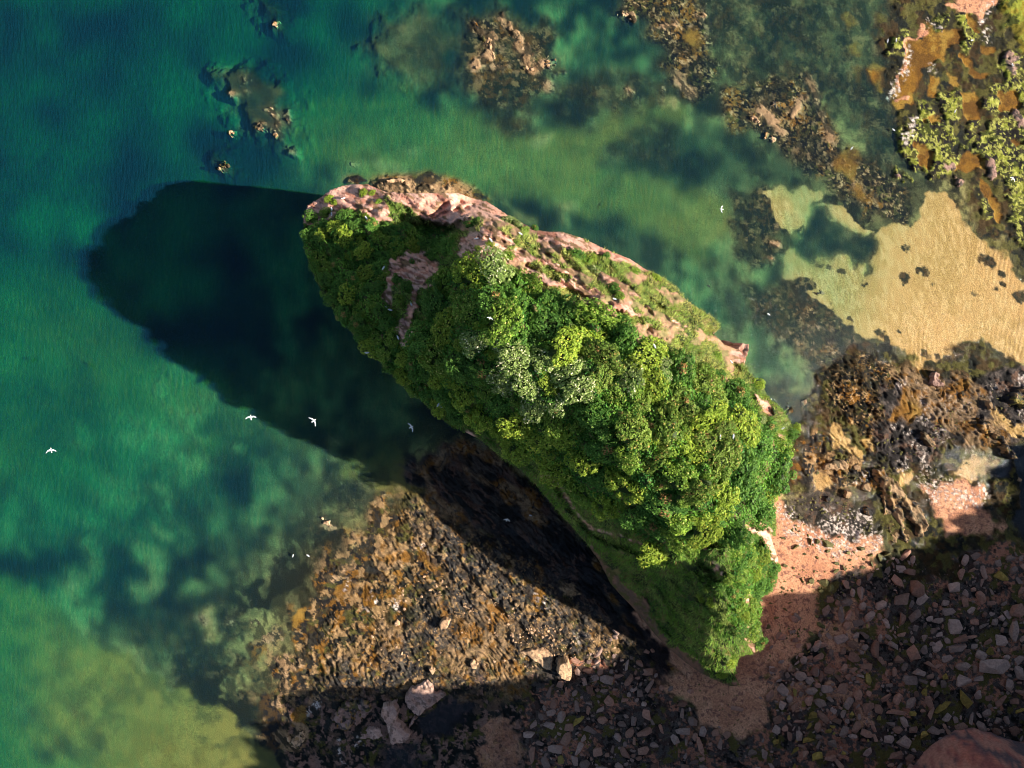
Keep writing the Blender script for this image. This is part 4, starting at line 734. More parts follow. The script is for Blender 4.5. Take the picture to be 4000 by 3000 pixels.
# single shrubs that stand alone on bare rock or grass: (x, y, radius, kind, label)
SOLO = [(1213,852,26,'dark green','dark green shrub alone on the pink rock at the western nose of the stack'),
 (1287,780,17,'yellow-green','small bright shrub on pink ledge near the top left rim of the stack'),(1306,790,12,'yellow-green','tiny bright shrub touching the small one on the pink nose ledge'),
 (1276,832,20,'mid green','green shrub between two rock outcrops on the pink nose'),(1420,757,17,'yellow-green','small shrub by the rim of the pink rock north of the nose'),(1455,756,13,'yellow-green','smallest shrub by the northern rim of the pink nose'),
 (1480,790,14,'mid green','little shrub on the pink slope left of the grassy strip'),(1430,850,18,'yellow-green','shrub at the lower edge of the pink nose rock'),
 (1865,870,20,'dark green','dark shrub at the top end of the shaded gully'),(1835,880,20,'dark green','second dark shrub at the top end of the shaded gully'),
 (1985,868,24,'pale grey-green','pale shrub at the northern rim right of the big pink slab'),(2020,884,22,'pale grey-green','pale shrub in the middle of the row on the northern rim'),(2050,902,19,'mid green','green shrub at the right of the row on the northern rim'),(2089,895,17,'dark green','round dark shrub alone at the northern rim after a gap'),
 (1915,955,16,'yellow-green','bushy tuft on the pink saddle of the stack'),(1870,975,14,'olive','olive tuft on the pink saddle below the gully'),
 (2015,950,14,'mid green','small shrub between two pink rock bands near the northern rim'),(1985,1000,22,'mid green','green shrub on the pink terrace just above the thicket'),(1950,1000,16,'mid green','small shrub at the western side of the pink terrace'),
 (2250,995,26,'dark green','dark shrub in the middle of the grassy north slope'),(2290,1030,24,'mid green','green shrub among grass on the north slope'),(2320,1060,26,'pale grey-green','pale shrub beside pink ledges on the north slope'),
 (2310,1010,18,'yellow-green','bright shrub high on the north slope'),(2368,1000,14,'dark green','small dark shrub at the northern rim by pink rock'),(2390,1140,30,'dark green','large dark shrub on the pink band above the thicket'),
 (2420,1160,20,'mid green','green shrub touching the large dark shrub above the thicket'),(2190,1070,20,'olive','olive shrub on the pink terrace of the north slope'),(2480,1060,18,'mid green','shrub near the rim on the north slope'),(2560,1090,18,'yellow-green','yellow-green shrub at the north-east rim'),
 (2800,1390,18,'mid green','shrub left of the pink rock knob on the eastern rim'),(2960,1500,22,'yellow-green','bright shrub overhanging the eastern rim below the knob'),(2975,1640,18,'pale grey-green','pale shrub on the eastern rim by bare pink rock'),
 (3085,1700,26,'dark green','round dark shrub at the easternmost corner of the stack'),(3112,1672,16,'yellow-green','bright yellow-green shrub jutting out at the easternmost corner'),(3060,1660,16,'pale grey-green','pale shrub inside the easternmost corner'),
 (2925,2108,18,'pale grey-green','pale shrub in the shaded notch below the pink cliff top'),(2960,2160,20,'mid green','green shrub at the top of the lower shelf'),(2970,2500,22,'dark green','dark shrub at the lower right rim beside bare pink rock'),(2955,2440,18,'mid green','green shrub above the bare pink rock at the lower right rim'),
 (2900,2400,22,'yellow-green','bright shrub near the rim of the lower shelf'),(2780,2350,20,'yellow-green','bright shrub in the middle of the lower shelf'),(2740,2330,18,'yellow-green','bright shrub at the left of the lower shelf cluster'),(2760,2300,16,'olive','olive shrub at the top of the lower shelf cluster'),
 (2850,2590,20,'yellow-green','shrub near the southern tip of the stack'),(2820,2630,18,'yellow-green','lowest shrub close to the southern tip'),(2870,2560,16,'mid green','green shrub by the rim above the southern tip'),
 (1555,1090,24,'dark green','dark shrub framed by bare pink ground in the western hollow'),(1590,1120,26,'dark green','large dark shrub framed by bare ground in the western hollow'),(1560,1160,20,'mid green','green shrub at the lower end of the western hollow'),(1610,1025,14,'dark green','small dark shrub on the bare patch of the western hollow')]
for i, (x, y, r_, pal, lab) in enumerate(SOLO):
    place_shrub(x, y, r_ * 1.1, pal, i, lab, 'lone shrubs on the bare parts of the stack', squash=.9)
# ------------------------------------------------------------------ mainland cliff (its foot shows in the corner, its mass shades the beach)
def headland():
    foot = [(2300,4300),(2600,3750),(2900,3420),(3200,3240),(3440,3110),(3560,2985),(3610,2920),(3680,2865),(3740,2838),(3800,2835),(3860,2850),(3930,2880),(4020,2900),(4200,2860),(4500,2700),(4900,2480),(5300,2200),(5600,1900),(5760,1500),(6000,1100),(6500,500),(7500,-300)]
    rim = [(2850,4400),(2880,3420),(2960,3140),(3040,3060),(3150,3030),(3260,3020),(3560,3012),(3760,3002),(3940,2992),(4120,2968),(4420,2850),(4955,2690),(5200,2590),(5390,2530),(5560,2470),(5690,2400),(5790,2290),(5870,2180),(5990,2090),(6400,1700),(7000,900),(8000,200)]
    H = 40.0; n = 60
    def res(P, m):
        P = np.array(P, float); d = np.r_[0, np.cumsum(np.hypot(*np.diff(P, axis=0).T))]; t = np.linspace(0, d[-1], m)
        return np.c_[np.interp(t, d, P[:, 0]), np.interp(t, d, P[:, 1])]
    # pair foot and rim along a common parameter so the face stays clean
    M = 420; rf = res(foot, M)
    key = np.interp(np.arange(M), np.linspace(0, M - 1, len(rim)), np.arange(len(rim)))
    R_ = np.array(rim, float)
    # nearest rim parameter grows monotonically with foot x
    fx = rf[:, 0]; rx = np.interp(fx + 0.0, [2300,2900,3560,3740,4020,4500,5300,5760,7500], [2860,3040,3400,3760,4120,4420,5560,5790,8000])
    ry = np.interp(rx, R_[:, 0], R_[:, 1])
    ts = np.linspace(0, 1, n); rows = []
    for t in ts:
        prof = t
        x = rf[:, 0] * (1 - t) + rx * t; y = rf[:, 1] * (1 - t) + ry * t
        z = H * (t ** .9) + 0 * x
        z = -0.5 + z + (noise(x, y + 300 * t, 60, 190, .3, 2) - .5) * 2.6 * min(1, t * 6) + (noise(x, y, 22, 191, -.5, 4) - .5) * 1.5 + (noise(x, y, 9, 197) - .5) * .4
        rows.append(np.stack([(x - CX) / S, -(y - CY) / S, z], -1))
    for q in (200, 900, 4000, 16000):           # plateau running inland
        x = rx + q * .9; y = ry + q * .75; rows.append(np.stack([(x - CX) / S, -(y - CY) / S, np.full(M, H) + q / 900], -1))
    A = np.array(rows); x = A[..., 0] * S + CX; y = CY - A[..., 1] * S; z = A[..., 2]
    rock = recipe(x, y + z * 12, (.50,.19,.14), [((.30,.11,.10),192,50,.5,.15,.4,2.5),((.12,.09,.10),193,60,.62,.1,.4,2.5),((.46,.22,.17),194,24,.62,.1,.4,2)])
    gr = recipe(x, y, (.05,.08,.02), [((.09,.11,.03),195,30,.5,.2)])
    g = ss(9, 12, z + 5 * (noise(x, y, 60, 196) - .5) + (x - 3850) * .012)[..., None]
    c = rock * (1 - g) + gr * g
    f = grid_faces(*z.shape); 
    me = make_mesh('headland', A.reshape(-1, 3), f[:, ::-1], col_mat('headland_rock', rough=.9, spec=.15, nscale=3, namp=.25, bump=.9, bscale=3.5, bdist=.2), cols=np.clip(c, .01, .9).reshape(-1, 3))
    tag(link('headland', me), kind='structure')
headland()

# ------------------------------------------------------------------ slabs and named rocks: traced outline, real height
M_rock = col_mat('bare_rock', rough=.85, spec=.2, nscale=5.0, namp=.25, bump=.9, bscale=5.0, bdist=.1)
def outline_rock(name, poly, h, label, cat, rec=R_TANROCK, group=None, tilt=(0, 0), rough=.25, edge=10, seed=1, base=None, lay=0.0, warp=6, weedy=None, rot=.8):
    P = np.array(poly, float); x0, y0 = P.min(0) - 8; x1, y1 = P.max(0) + 8
    st = max(1.2, min(4.0, (x1 - x0) / 60)); xs = np.arange(x0, x1 + st, st); ys = np.arange(y0, y1 + st, st); x, y = np.meshgrid(xs, ys)
    d = sdf(poly, x, y) + warp * (noise(x, y, 14, 400 + seed) - .5)
    cx, cy = P.mean(0); z0 = zg(cx, cy) if base is None else base
    h = h * .5 if cx > 3000 else h * .8
    top = h + tilt[0] * (x - cx) / S + tilt[1] * (y - cy) / S + rough * ((noise(x, y, 40, 410 + seed, rot, 3.0 if rot != .8 else 1.8) - .5) * 1.2 + (noise(x, y, 12, 411 + seed, rot, 2) - .5) * .4)
    if lay: q = top / lay; top = (np.floor(q) + ss(.3, .7, q - np.floor(q))) * lay
    z = z0 - .4 + (np.maximum(top, .1) + .4) * ss(0, edge, d)
    keep = d > -2 * st
    c = recipe(x, y, *rec)
    if weedy is not None:
        w = ss(weedy - .06, weedy + .06, noise(x, y, 20, 420 + seed))[..., None]; c = c * (1 - w) + recipe(x, y, *R_REEFWET) * w
    co = np.stack([(x - cx) / S, -(y - cy) / S, z - z0], -1).reshape(-1, 3)
    co2, f2, c2 = compact(co, grid_faces(*x.shape, keep=keep), c.reshape(-1, 3))
    o = link(name, make_mesh(name, co2, f2, M_rock, cols=np.clip(c2, .01, .9)), loc=((cx - CX) / S, -(cy - CY) / S, z0))
    return tag(o, label, cat, group)
R_PALE = ((.52,.34,.20), [((.42,.26,.15),500,30,.52,.2),((.24,.16,.10),501,9,.72,.06)])
R_PALEPINK = ((.50,.33,.26), [((.40,.25,.20),502,30,.5,.2,.9,2),((.22,.14,.11),503,12,.68,.06)])
outline_rock('boulder', [(2168,2580),(2182,2562),(2200,2554),(2220,2562),(2228,2585),(2236,2625),(2225,2645),(2205,2645),(2180,2632),(2168,2605)], 1.7, 'big pale boulder at the edge of the shade, right of the broad pale slab', 'boulder', R_PALE, edge=11, rough=.2, seed=1)
outline_rock('rock_slab', [(2020,2535),(2060,2525),(2095,2520),(2150,2530),(2165,2545),(2160,2580),(2158,2610),(2130,2618),(2100,2590),(2070,2565),(2035,2555)], .55, 'broad pale slab in the sun, just left of the big pale boulder', 'rock slab', R_PALE, edge=9, rough=.3, seed=2)
outline_rock('boulder', [(1716,2420),(1730,2400),(1750,2398),(1764,2410),(1760,2435),(1745,2452),(1722,2455),(1714,2440)], 1.0, 'pale oval boulder lying alone in the middle of the sunlit reef', 'boulder', R_PALE, edge=9, rough=.1, seed=3)
outline_rock('boulder', [(1674,2602),(1688,2594),(1702,2602),(1704,2615),(1692,2628),(1678,2622)], .7, 'small round pale boulder at the lower edge of the sunlit reef', 'boulder', R_PALE, edge=7, rough=.1, seed=4)
outline_rock('boulder', [(1830,2580),(1850,2568),(1872,2575),(1874,2590),(1855,2612),(1838,2602)], .8, 'pale boulder sitting in an orange pool low on the sunlit reef', 'boulder', R_PALE, edge=7, rough=.15, seed=5)
outline_rock('boulder', [(1538,2425),(1552,2418),(1568,2425),(1568,2440),(1550,2448),(1540,2440)], .5, 'small pale boulder left of the oval boulder on the reef', 'boulder', R_PALE, edge=6, rough=.1, seed=6)
outline_rock('boulder', [(2006,2350),(2020,2340),(2034,2348),(2030,2368),(2012,2372)], .7, 'rounded boulder in a dark hollow among ochre reef near the stack shadow', 'boulder', R_TANROCK, edge=6, rough=.1, seed=7)
outline_rock('rock_slab', [(1585,2700),(1610,2675),(1650,2655),(1675,2640),(1690,2660),(1700,2690),(1720,2685),(1748,2700),(1740,2725),(1715,2735),(1690,2750),(1665,2770),(1640,2790),(1615,2785),(1590,2750),(1575,2725)], 1.4, 'large grey-pink slab in the shade at the lower left, right of its neighbours', 'rock slab', R_PALEPINK, edge=7, rough=.5, seed=8, group='slabs in the shade at the lower left')
outline_rock('rock_slab', [(1495,2740),(1520,2732),(1550,2735),(1565,2760),(1560,2790),(1590,2830),(1612,2850),(1605,2880),(1570,2895),(1530,2895),(1520,2860),(1510,2810),(1490,2770)], 1.2, 'long grey-pink slab in the shade, standing upright between two others', 'rock slab', R_PALEPINK, edge=8, rough=.35, seed=9, group='slabs in the shade at the lower left')
outline_rock('rock_slab', [(1375,2855),(1420,2845),(1470,2830),(1495,2840),(1500,2870),(1470,2885),(1430,2885),(1400,2892)], .7, 'flat ragged slab in the shade below the lumpy weathered outcrop', 'rock slab', R_PALEPINK, edge=6, rough=.4, seed=10, group='slabs in the shade at the lower left')
outline_rock('rock_outcrop', [(1305,2780),(1340,2745),(1380,2730),(1420,2715),(1450,2725),(1460,2760),(1430,2790),(1400,2810),(1370,2840),(1330,2850),(1300,2820)], .6, 'lumpy weathered outcrop in the shade at the far lower left', 'rock outcrop', R_PINKROCK, edge=8, rough=.8, seed=11, warp=22, weedy=.62)
outline_rock('rock_slab', [(1590,2840),(1600,2820),(1618,2795),(1630,2800),(1612,2830),(1602,2845)], .5, 'thin sliver of rock leaning between the two largest shaded slabs', 'rock slab', R_PALEPINK, edge=4, rough=.1, seed=12)
outline_rock('rock_outcrop', [(1105,2850),(1140,2880),(1165,2855),(1190,2840),(1200,2870),(1190,2910),(1165,2930),(1130,2905)], .7, 'sunlit tan outcrop by the water at the lower left', 'rock outcrop', R_PALE, edge=8, rough=.4, seed=13, weedy=.7)
outline_rock('boulder', [(3580,1690),(3590,1672),(3604,1680),(3640,1722),(3648,1738),(3628,1748),(3608,1736),(3590,1712)], 1.5, 'tilted oblong tan boulder among white shells on the right', 'boulder', R_TANROCK, edge=7, rough=.25, seed=14)
outline_rock('rock_ridge', [(3398,1838),(3420,1825),(3450,1830),(3470,1845),(3490,1860),(3505,1885),(3540,1925),(3570,1950),(3600,1985),(3618,2040),(3620,2070),(3600,2100),(3575,2085),(3570,2050),(3545,2030),(3550,2070),(3560,2100),(3540,2118),(3510,2115),(3480,2120),(3470,2070),(3450,2010),(3435,1975),(3440,1930),(3420,1885)], 1.0, 'long ridge of layered tan rock crossing the sand right of the stack', 'rock ridge', R_TANROCK, edge=9, rough=.8, seed=15, warp=16, weedy=.60, rot=1.1)
outline_rock('boulder', [(3200,1830),(3225,1800),(3260,1790),(3300,1795),(3318,1815),(3310,1838),(3270,1840),(3230,1842),(3205,1845)], .8, 'low broad pinkish boulder half in a pool right of the stack', 'boulder', R_TANROCK, edge=8, rough=.35, seed=16)
outline_rock('boulder', [(3326,1815),(3345,1808),(3362,1822),(3358,1838),(3335,1842)], .7, 'small round boulder just right of the low broad pinkish one', 'boulder', R_TANROCK, edge=6, rough=.2, seed=17)
outline_rock('boulder', [(3358,1900),(3370,1880),(3390,1878),(3400,1900),(3405,1925),(3385,1930),(3362,1915)], .8, 'tan boulder beside the top end of the layered ridge', 'boulder', R_TANROCK, edge=7, rough=.25, seed=18)
outline_rock('boulder', [(3285,1930),(3300,1915),(3320,1918),(3325,1940),(3305,1950),(3288,1945)], .9, 'dark-rimmed boulder on shingle left of the layered ridge', 'boulder', R_TANROCK, edge=6, rough=.2, seed=19, weedy=.6)
outline_rock('boulder', [(3368,1985),(3385,1975),(3405,1985),(3412,2005),(3395,2018),(3372,2012)], .9, 'hollowed weedy boulder tight against the left side of the ridge', 'boulder', R_REEFWET, edge=7, rough=.4, seed=20)
outline_rock('boulder', [(3213,1942),(3226,1934),(3240,1940),(3248,1955),(3232,1966),(3216,1960)], .9, 'dark weedy boulder at the top of the beach below a small pool', 'boulder', R_REEFWET, edge=6, rough=.3, seed=21)
outline_rock('rock_ridge', [(3810,1635),(3830,1630),(3860,1650),(3850,1680),(3870,1690),(3905,1700),(3925,1740),(3950,1765),(3960,1790),(3940,1795),(3915,1770),(3895,1730),(3870,1710),(3830,1700),(3812,1665)], 1.2, 'thin dark broken ridge running down towards the shaded pool', 'rock ridge', R_REEFWET, edge=7, rough=.6, seed=22, warp=14)
outline_rock('rock_outcrop', [(3930,1540),(3960,1520),(3990,1510),(4010,1540),(4030,1600),(3990,1600),(3960,1580),(3935,1590)], 1.3, 'craggy tan and black outcrop at the right edge of the picture', 'rock outcrop', R_REEF, edge=10, rough=.9, seed=23, warp=16)
outline_rock('rock_outcrop', [(3620,1470),(3640,1448),(3660,1460),(3660,1490),(3685,1505),(3670,1515),(3640,1512),(3625,1500)], 1.0, 'pale pointed outcrop rising from dark weed below the sand flat', 'rock outcrop', R_PINKROCK, edge=7, rough=.4, seed=24, warp=10)
outline_rock('boulder', [(3745,1530),(3755,1525),(3765,1545),(3755,1555)], .7, 'small black-sided boulder in the shell drifts', 'boulder', R_TANROCK, edge=4, rough=.2, seed=25)
outline_rock('boulder', [(3843,1572),(3852,1565),(3860,1575),(3858,1600),(3848,1602)], .8, 'narrow upright stone standing in shallow water on the right', 'boulder', R_TANROCK, edge=4, rough=.1, seed=26)
outline_rock('rock_outcrop', [(3970,1860),(3960,1875),(3985,1885),(3990,1870)], .5, 'small tan knob on the dark weedy island in the shaded pool', 'rock outcrop', R_TANROCK, edge=5, rough=.3, seed=27, base=.35)
outline_rock('rock_outcrop', [(1500,712),(1530,702),(1560,698),(1590,708),(1570,716),(1530,722)], .9, 'pale ledge rock at the water below the pink cliff', 'rock outcrop', R_PALE, edge=5, rough=.3, seed=28)
outline_rock('rock_slab', [(1358,627),(1372,624),(1404,634),(1402,655),(1368,650)], .5, 'square pale rock under the water above the nose of the stack', 'rock slab', R_TANPATCH, edge=6, rough=.1, seed=29, base=-.75)
for i, (P, lab) in enumerate([([(1850,85),(1862,90),(1868,118),(1890,140),(1905,160),(1912,178),(1895,170),(1875,150),(1855,120)],'curved tan rock breaking the water at the top centre'),
 ([(1905,150),(1925,150),(1922,180),(1935,205),(1925,222),(1895,222),(1885,215),(1908,195)],'broken tan rock awash below the curved one at the top centre'),
 ([(1995,112),(2010,118),(2022,140),(2038,175),(2040,190),(2028,178),(2012,150),(1998,130)],'slender pointed tan rock awash at the top centre'),
 ([(1852,245),(1880,232),(1898,240),(1885,258),(1862,272)],'squat tan rock awash at the lower left of the top shoal'),
 ([(2052,262),(2075,258),(2095,270),(2088,286),(2062,284)],'flat tan rock awash at the bottom of the top shoal'),
 ([(2120,240),(2135,225),(2175,232),(2172,258),(2135,262)],'weedy tan rock awash at the right of the top shoal'),
 ([(3225,1148),(3205,1128),(3188,1140),(3195,1158)],'tiny tan rock at the edge of the dark weed by the sand flat'),
 ([(2420,50),(2440,52),(2478,80),(2470,86),(2440,66)],'thin tan rock awash at the top between two shoals'),
 ([(2625,85),(2650,92),(2648,102),(2628,98)],'small tan rock awash near the top edge of the upper right shoal'),
 ([(3020,400),(3050,395),(3065,410),(3035,428),(3010,420)],'pale tan rock awash on the long upper right shoal'),
 ([(2940,440),(2958,455),(2965,485),(2950,480),(2938,460)],'narrow pale rock at the left side of the long upper right shoal'),
 ([(2980,515),(3000,520),(3025,548),(3015,556),(2990,535)],'long pale rock at the lower left side of the upper right shoal'),
 ([(3010,942),(3028,930),(3042,940),(3025,955),(3008,955)],'tan rock awash on the round dark shoal right of the stack'),
 ([(3002,1008),(3018,1002),(3026,1014),(3008,1018)],'tiny tan rock at the bottom of the round dark shoal'),
 ([(3060,1590),(3080,1580),(3095,1590),(3085,1608),(3068,1606)],'round tan rock awash right of the easternmost corner'),
 ([(3128,1570),(3148,1562),(3156,1578),(3142,1592),(3130,1588)],'round tan rock awash by the shell-strewn reef, farther from the stack'),
 ([(3080,1608),(3100,1600),(3102,1612),(3085,1618)],'flat stone awash touching the round tan rock by the stack'),
 ([(900,375),(912,360),(918,375),(905,385)],'small ochre rock awash among the weed at the upper left'),
 ([(1000,500),(1015,485),(1030,495),(1035,512),(1018,524),(1005,512)],'largest ochre rock awash among the weed at the upper left'),
 ([(1060,500),(1075,505),(1095,535),(1085,540),(1068,520)],'lowest ochre rock awash among the weed at the upper left'),
 ([(1052,418),(1062,430),(1062,450),(1052,440)],'slim ochre rock awash above the others at the upper left'),
 ([(1122,440),(1136,445),(1138,470),(1128,475)],'right-hand ochre rock awash among the weed at the upper left'),
 ([(905,516),(918,512),(920,526),(908,530)],'tiny ochre rock set apart below the weed at the upper left'),
 ([(1068,92),(1082,88),(1086,106),(1072,108)],'small ochre rock awash near the top edge left of centre'),
 ([(852,638),(872,632),(892,655),(880,668),(860,660)],'ochre rock awash just above the shadow of the stack'),
 ([(1252,2028),(1275,2040),(1295,2055),(1285,2058),(1262,2042)],'thin pale rock blade at the edge of the reef and the water')]):
    outline_rock('tidal_rock', P, .34, lab, 'rock', R_PALE if i % 3 else R_TANROCK, group='rocks awash around the stack', edge=6, rough=.35, seed=40 + i, warp=22, base=-.16, weedy=.55)

# ------------------------------------------------------------------ boulders
def boulder_mesh(seed, col, n=15, flat=.5, rnd=.5):
    r = np.random.RandomState(seed); bm = bmesh.new()
    for i in range(n):
        v = r.uniform(-1, 1, 3); v = v / (np.abs(v).max() ** rnd * np.linalg.norm(v) ** (1 - rnd)); v *= r.uniform(.82, 1.0)
        bm.verts.new((v[0], v[1], v[2] * flat))
    bmesh.ops.convex_hull(bm, input=bm.verts[:]); 
    bmesh.ops.delete(bm, geom=[v for v in bm.verts if not v.link_faces], context='VERTS')
    bmesh.ops.dissolve_limit(bm, angle_limit=.30, verts=bm.verts[:], edges=bm.edges[:])
    bmesh.ops.bevel(bm, geom=bm.edges[:], offset=.07, segments=2, affect='EDGES', profile=.6)
    bmesh.ops.triangulate(bm, faces=bm.faces[:])
    me = bpy.data.meshes.new('boulder'); bm.to_mesh(me); bm.free()
    for p in me.polygons: p.use_smooth = False
    me.materials.append(col); return me
MB_grey = col_mat('boulder_grey', rough=.8, spec=.25, nscale=4, namp=.3, bump=.8, bscale=9, objvar=.38, base=(.29,.195,.16))
MB_brown = col_mat('boulder_brown', rough=.8, spec=.25, nscale=4, namp=.3, bump=.8, bscale=9, objvar=.35, base=(.30,.155,.11))
MB_yel = col_mat('boulder_ochre', rough=.85, spec=.2, nscale=3, namp=.45, bump=.8, bscale=9, objvar=.3, base=(.27,.185,.045))
MB_weed = col_mat('boulder_weedy', rough=.7, spec=.3, nscale=5, namp=.6, bump=1.0, bscale=14, objvar=.3, base=(.105,.095,.03))
BM = {k: [boulder_mesh(600 + 20 * i + j, m, n=9 + (j * 5) % 7, flat=.40 + .06 * (j % 5), rnd=.12 * (j % 4)) for j in range(9)] for i, (k, m) in enumerate((('grey', MB_grey), ('brown', MB_brown), ('ochre', MB_yel), ('weedy', MB_weed)))}
BL = {'grey': ('angular grey boulder lying among many others on the shaded beach', 'grey boulders on the shaded beach'),
      'brown': ('brownish boulder lying among many others on the shaded beach', 'brown boulders on the shaded beach'),
      'ochre': ('yellow-ochre stained boulder among the grey ones on the shaded beach', 'ochre boulders on the shaded beach'),
      'weedy': ('small weed-covered rock scattered on the pink sand right of the stack', 'weedy rocks on the pink sand')}
placed = []
def put_boulder(px, py, w, h, ang, kind, label=None, group=None, cat='boulder', zs=1.0):
    i = len(placed); o = link('boulder', BM[kind][i % 9])
    k = .5 / S
    # image angle: positive turns clockwise in the picture
    o.rotation_euler = (random.uniform(-.14, .14), random.uniform(-.14, .14), -math.radians(ang) + random.choice((0, math.pi)))
    o.scale = (w * k, h * k, (w + h) * .5 * k * random.uniform(.8, 1.15) * zs)
    o.location = ((px - CX) / S, -(py - CY) / S, zg(px, py) + min(w, h) * k * .16)
    placed.append((px, py, max(w, h) * .5, min(w, h) * .5)); tag(o, label or BL[kind][0], cat, group or BL[kind][1])
c4 = lambda x, y: (2900 + x * .663, 1900 + y * .663)
BIG = [(845,490,50,70,0),(925,485,80,50,0),(675,620,62,95,-20),(925,650,78,110,15),(1010,590,100,115,5),(1045,655,90,62,-40),(1285,520,45,95,0),(1300,610,40,75,10),(1230,590,92,70,-15),(1180,680,62,48,0),(1200,730,95,50,-5),(1345,725,70,48,5),(1600,720,100,78,-25),(735,760,90,48,-45),(570,745,38,115,-8),(612,745,36,90,25),(930,780,42,112,2),(1000,755,100,52,-50),(1130,775,80,55,10),(1232,815,95,95,0),(1100,840,64,42,-5),(1400,815,90,35,-5),(1580,840,54,130,8),(932,860,82,36,2),(840,800,38,88,-30),(1265,890,90,50,-20),(1330,877,70,30,-5),(1138,935,100,62,-45),(1500,895,85,66,5),(450,930,90,62,12),(772,950,52,110,3),(712,940,50,36,5),(1060,955,50,66,-10),(1255,943,135,55,-12),(990,975,68,120,-30),(1385,985,80,62,20),(1595,955,55,60,0),(310,765,78,36,45),(215,870,62,48,0),(282,850,54,30,0),(1287,1050,105,50,0),(1455,1045,200,105,0),(1022,1085,96,45,10),(1095,1045,95,36,35),(880,1080,32,85,-8),(845,1105,30,78,-15),(985,1135,132,60,5),(1268,1130,120,90,25),(415,1080,50,60,0),(400,1195,85,44,5),(150,1205,74,60,-20),(222,1275,46,62,10),(380,1240,46,60,20),(612,1265,52,96,30),(505,1245,62,34,45),(525,1310,58,32,40),(837,1240,74,50,-35),(900,1240,46,76,20),(975,1258,46,84,30),(1370,1215,44,66,-10),(880,1315,140,36,3),(865,1385,72,46,5),(942,1378,42,96,-30),(1190,1355,52,74,25),(190,1420,56,50,30),(238,1410,40,44,0),(715,1440,84,44,25),(635,1457,60,28,5),(850,1480,70,54,0),(937,1490,96,80,20),(515,1490,60,84,-15),(510,1588,74,50,0),(720,1545,70,78,10),(590,1560,60,30,0),(1480,1365,60,50,20),(1380,1120,60,46,0),(1540,1000,50,40,0),(1470,790,46,50,0),(1510,765,50,40,30),(1350,790,50,48,0),(1450,680,56,40,0),(1520,680,50,40,5),(1620,610,40,60,20),(730,520,50,60,10),(980,500,80,40,10),(1120,690,40,40,0),(1110,920,40,30,0),(610,1110,40,34,0),(680,1110,54,30,0),(350,1010,44,54,0),(215,1020,50,36,0),(165,1070,50,46,0),(590,1330,50,54,0),(455,1110,26,70,10),(730,1210,40,40,0),(1580,1260,70,50,0),(1440,1240,60,44,0),(1620,1200,70,44,20),(640,620,30,60,0),(1150,1060,60,50,0),(1010,830,50,40,20),(1050,880,50,44,0),(1145,860,44,40,0),(800,885,30,50,0),(850,880,60,30,40),(320,930,44,40,0),(380,930,36,50,-20),(1310,960,40,40,0),(1350,935,56,40,-10),(1550,750,40,60,-30),(1395,560,30,60,0),(1110,1150,40,40,0),(660,870,60,30,-30),(1090,770,46,40,0)]
OC = [(1440,960,70,55,15),(400,1338,62,54,0),(380,1490,84,50,0),(300,1545,84,32,-25),(425,1580,92,60,-15),(1160,1278,140,52,-38),(1290,1240,74,130,-32),(1060,1200,48,60,0),(990,1330,58,36,0),(262,1350,30,34,0),(495,1425,46,34,0),(520,1400,44,30,20),(295,1640,36,50,0),(1620,1310,80,30,-15),(635,1325,34,34,0),(1180,1110,46,44,0),(585,1560,40,30,0),(190,1490,50,40,0),(350,1270,36,44,0),(1050,1450,60,44,-20),(380,1400,60,30,-50)]
for x, y, w, h, a in BIG:
    q = c4(x, y)
    lab = 'largest flat grey slab-like boulder on the shaded beach at the right' if w == 200 else None
    put_boulder(q[0], q[1], w * .78, h * .78, a, 'grey' if random.random() < .68 else 'brown', lab, zs=.8 if w > 150 else 1)
for x, y, w, h, a in OC:
    q = c4(x, y); put_boulder(q[0], q[1], w * .70, h * .70, a, 'ochre')
put_boulder(*c4(320,1365), 68, 42, 5, 'brown')
c3 = lambda x, y: (1900 + x * .5877, 1800 + y * .5877)
for x, y, w, h, a in [(712,1432,84,50,-15),(875,1417,72,42,0),(925,1345,36,120,10),(942,1440,50,120,35),(975,1502,64,46,-20),(1010,1530,60,76,-15),(915,1580,62,50,0),(1042,1600,44,42,0),(750,1640,84,60,-10),(1290,1605,92,70,40),(1230,1505,64,46,0),(1350,1515,54,44,0),(1160,1500,52,46,10),(1640,1635,170,50,8),(680,1325,50,40,0),(860,1130,70,46,30),(855,1165,50,36,40),(845,1290,40,60,20),(960,1300,44,36,0),(890,1310,46,30,30),(850,1340,36,44,0),(1100,1255,50,30,40),(820,1180,40,30,0),(1060,1260,60,36,20),(680,1590,60,50,0),(1000,1430,40,36,0),(850,1500,44,40,0),(940,1540,40,36,0),(1130,1420,44,36,0),
                      (2030,1040,90,44,35),(1950,1155,72,62,0),(2045,1175,90,50,10),(1850,1080,60,50,0),(2015,1130,60,36,0),(2185,1215,110,60,-60),(2150,1235,50,36,-30),(1880,1540,110,50,-40),(1955,1610,50,70,10),(2130,1580,60,80,15),(2140,1450,70,60,10),(2180,1400,60,70,0),(2080,1280,50,40,0),(2130,1300,70,40,0),(1900,1380,60,60,10),(1930,1445,60,40,0),(2080,1540,50,40,30),(2030,1470,50,44,0),(1880,1230,44,40,0),(2190,1480,60,50,0)]:
    q = c3(x, y); put_boulder(q[0], q[1], w * .62, h * .62, a, 'grey' if random.random() < .6 else 'brown')
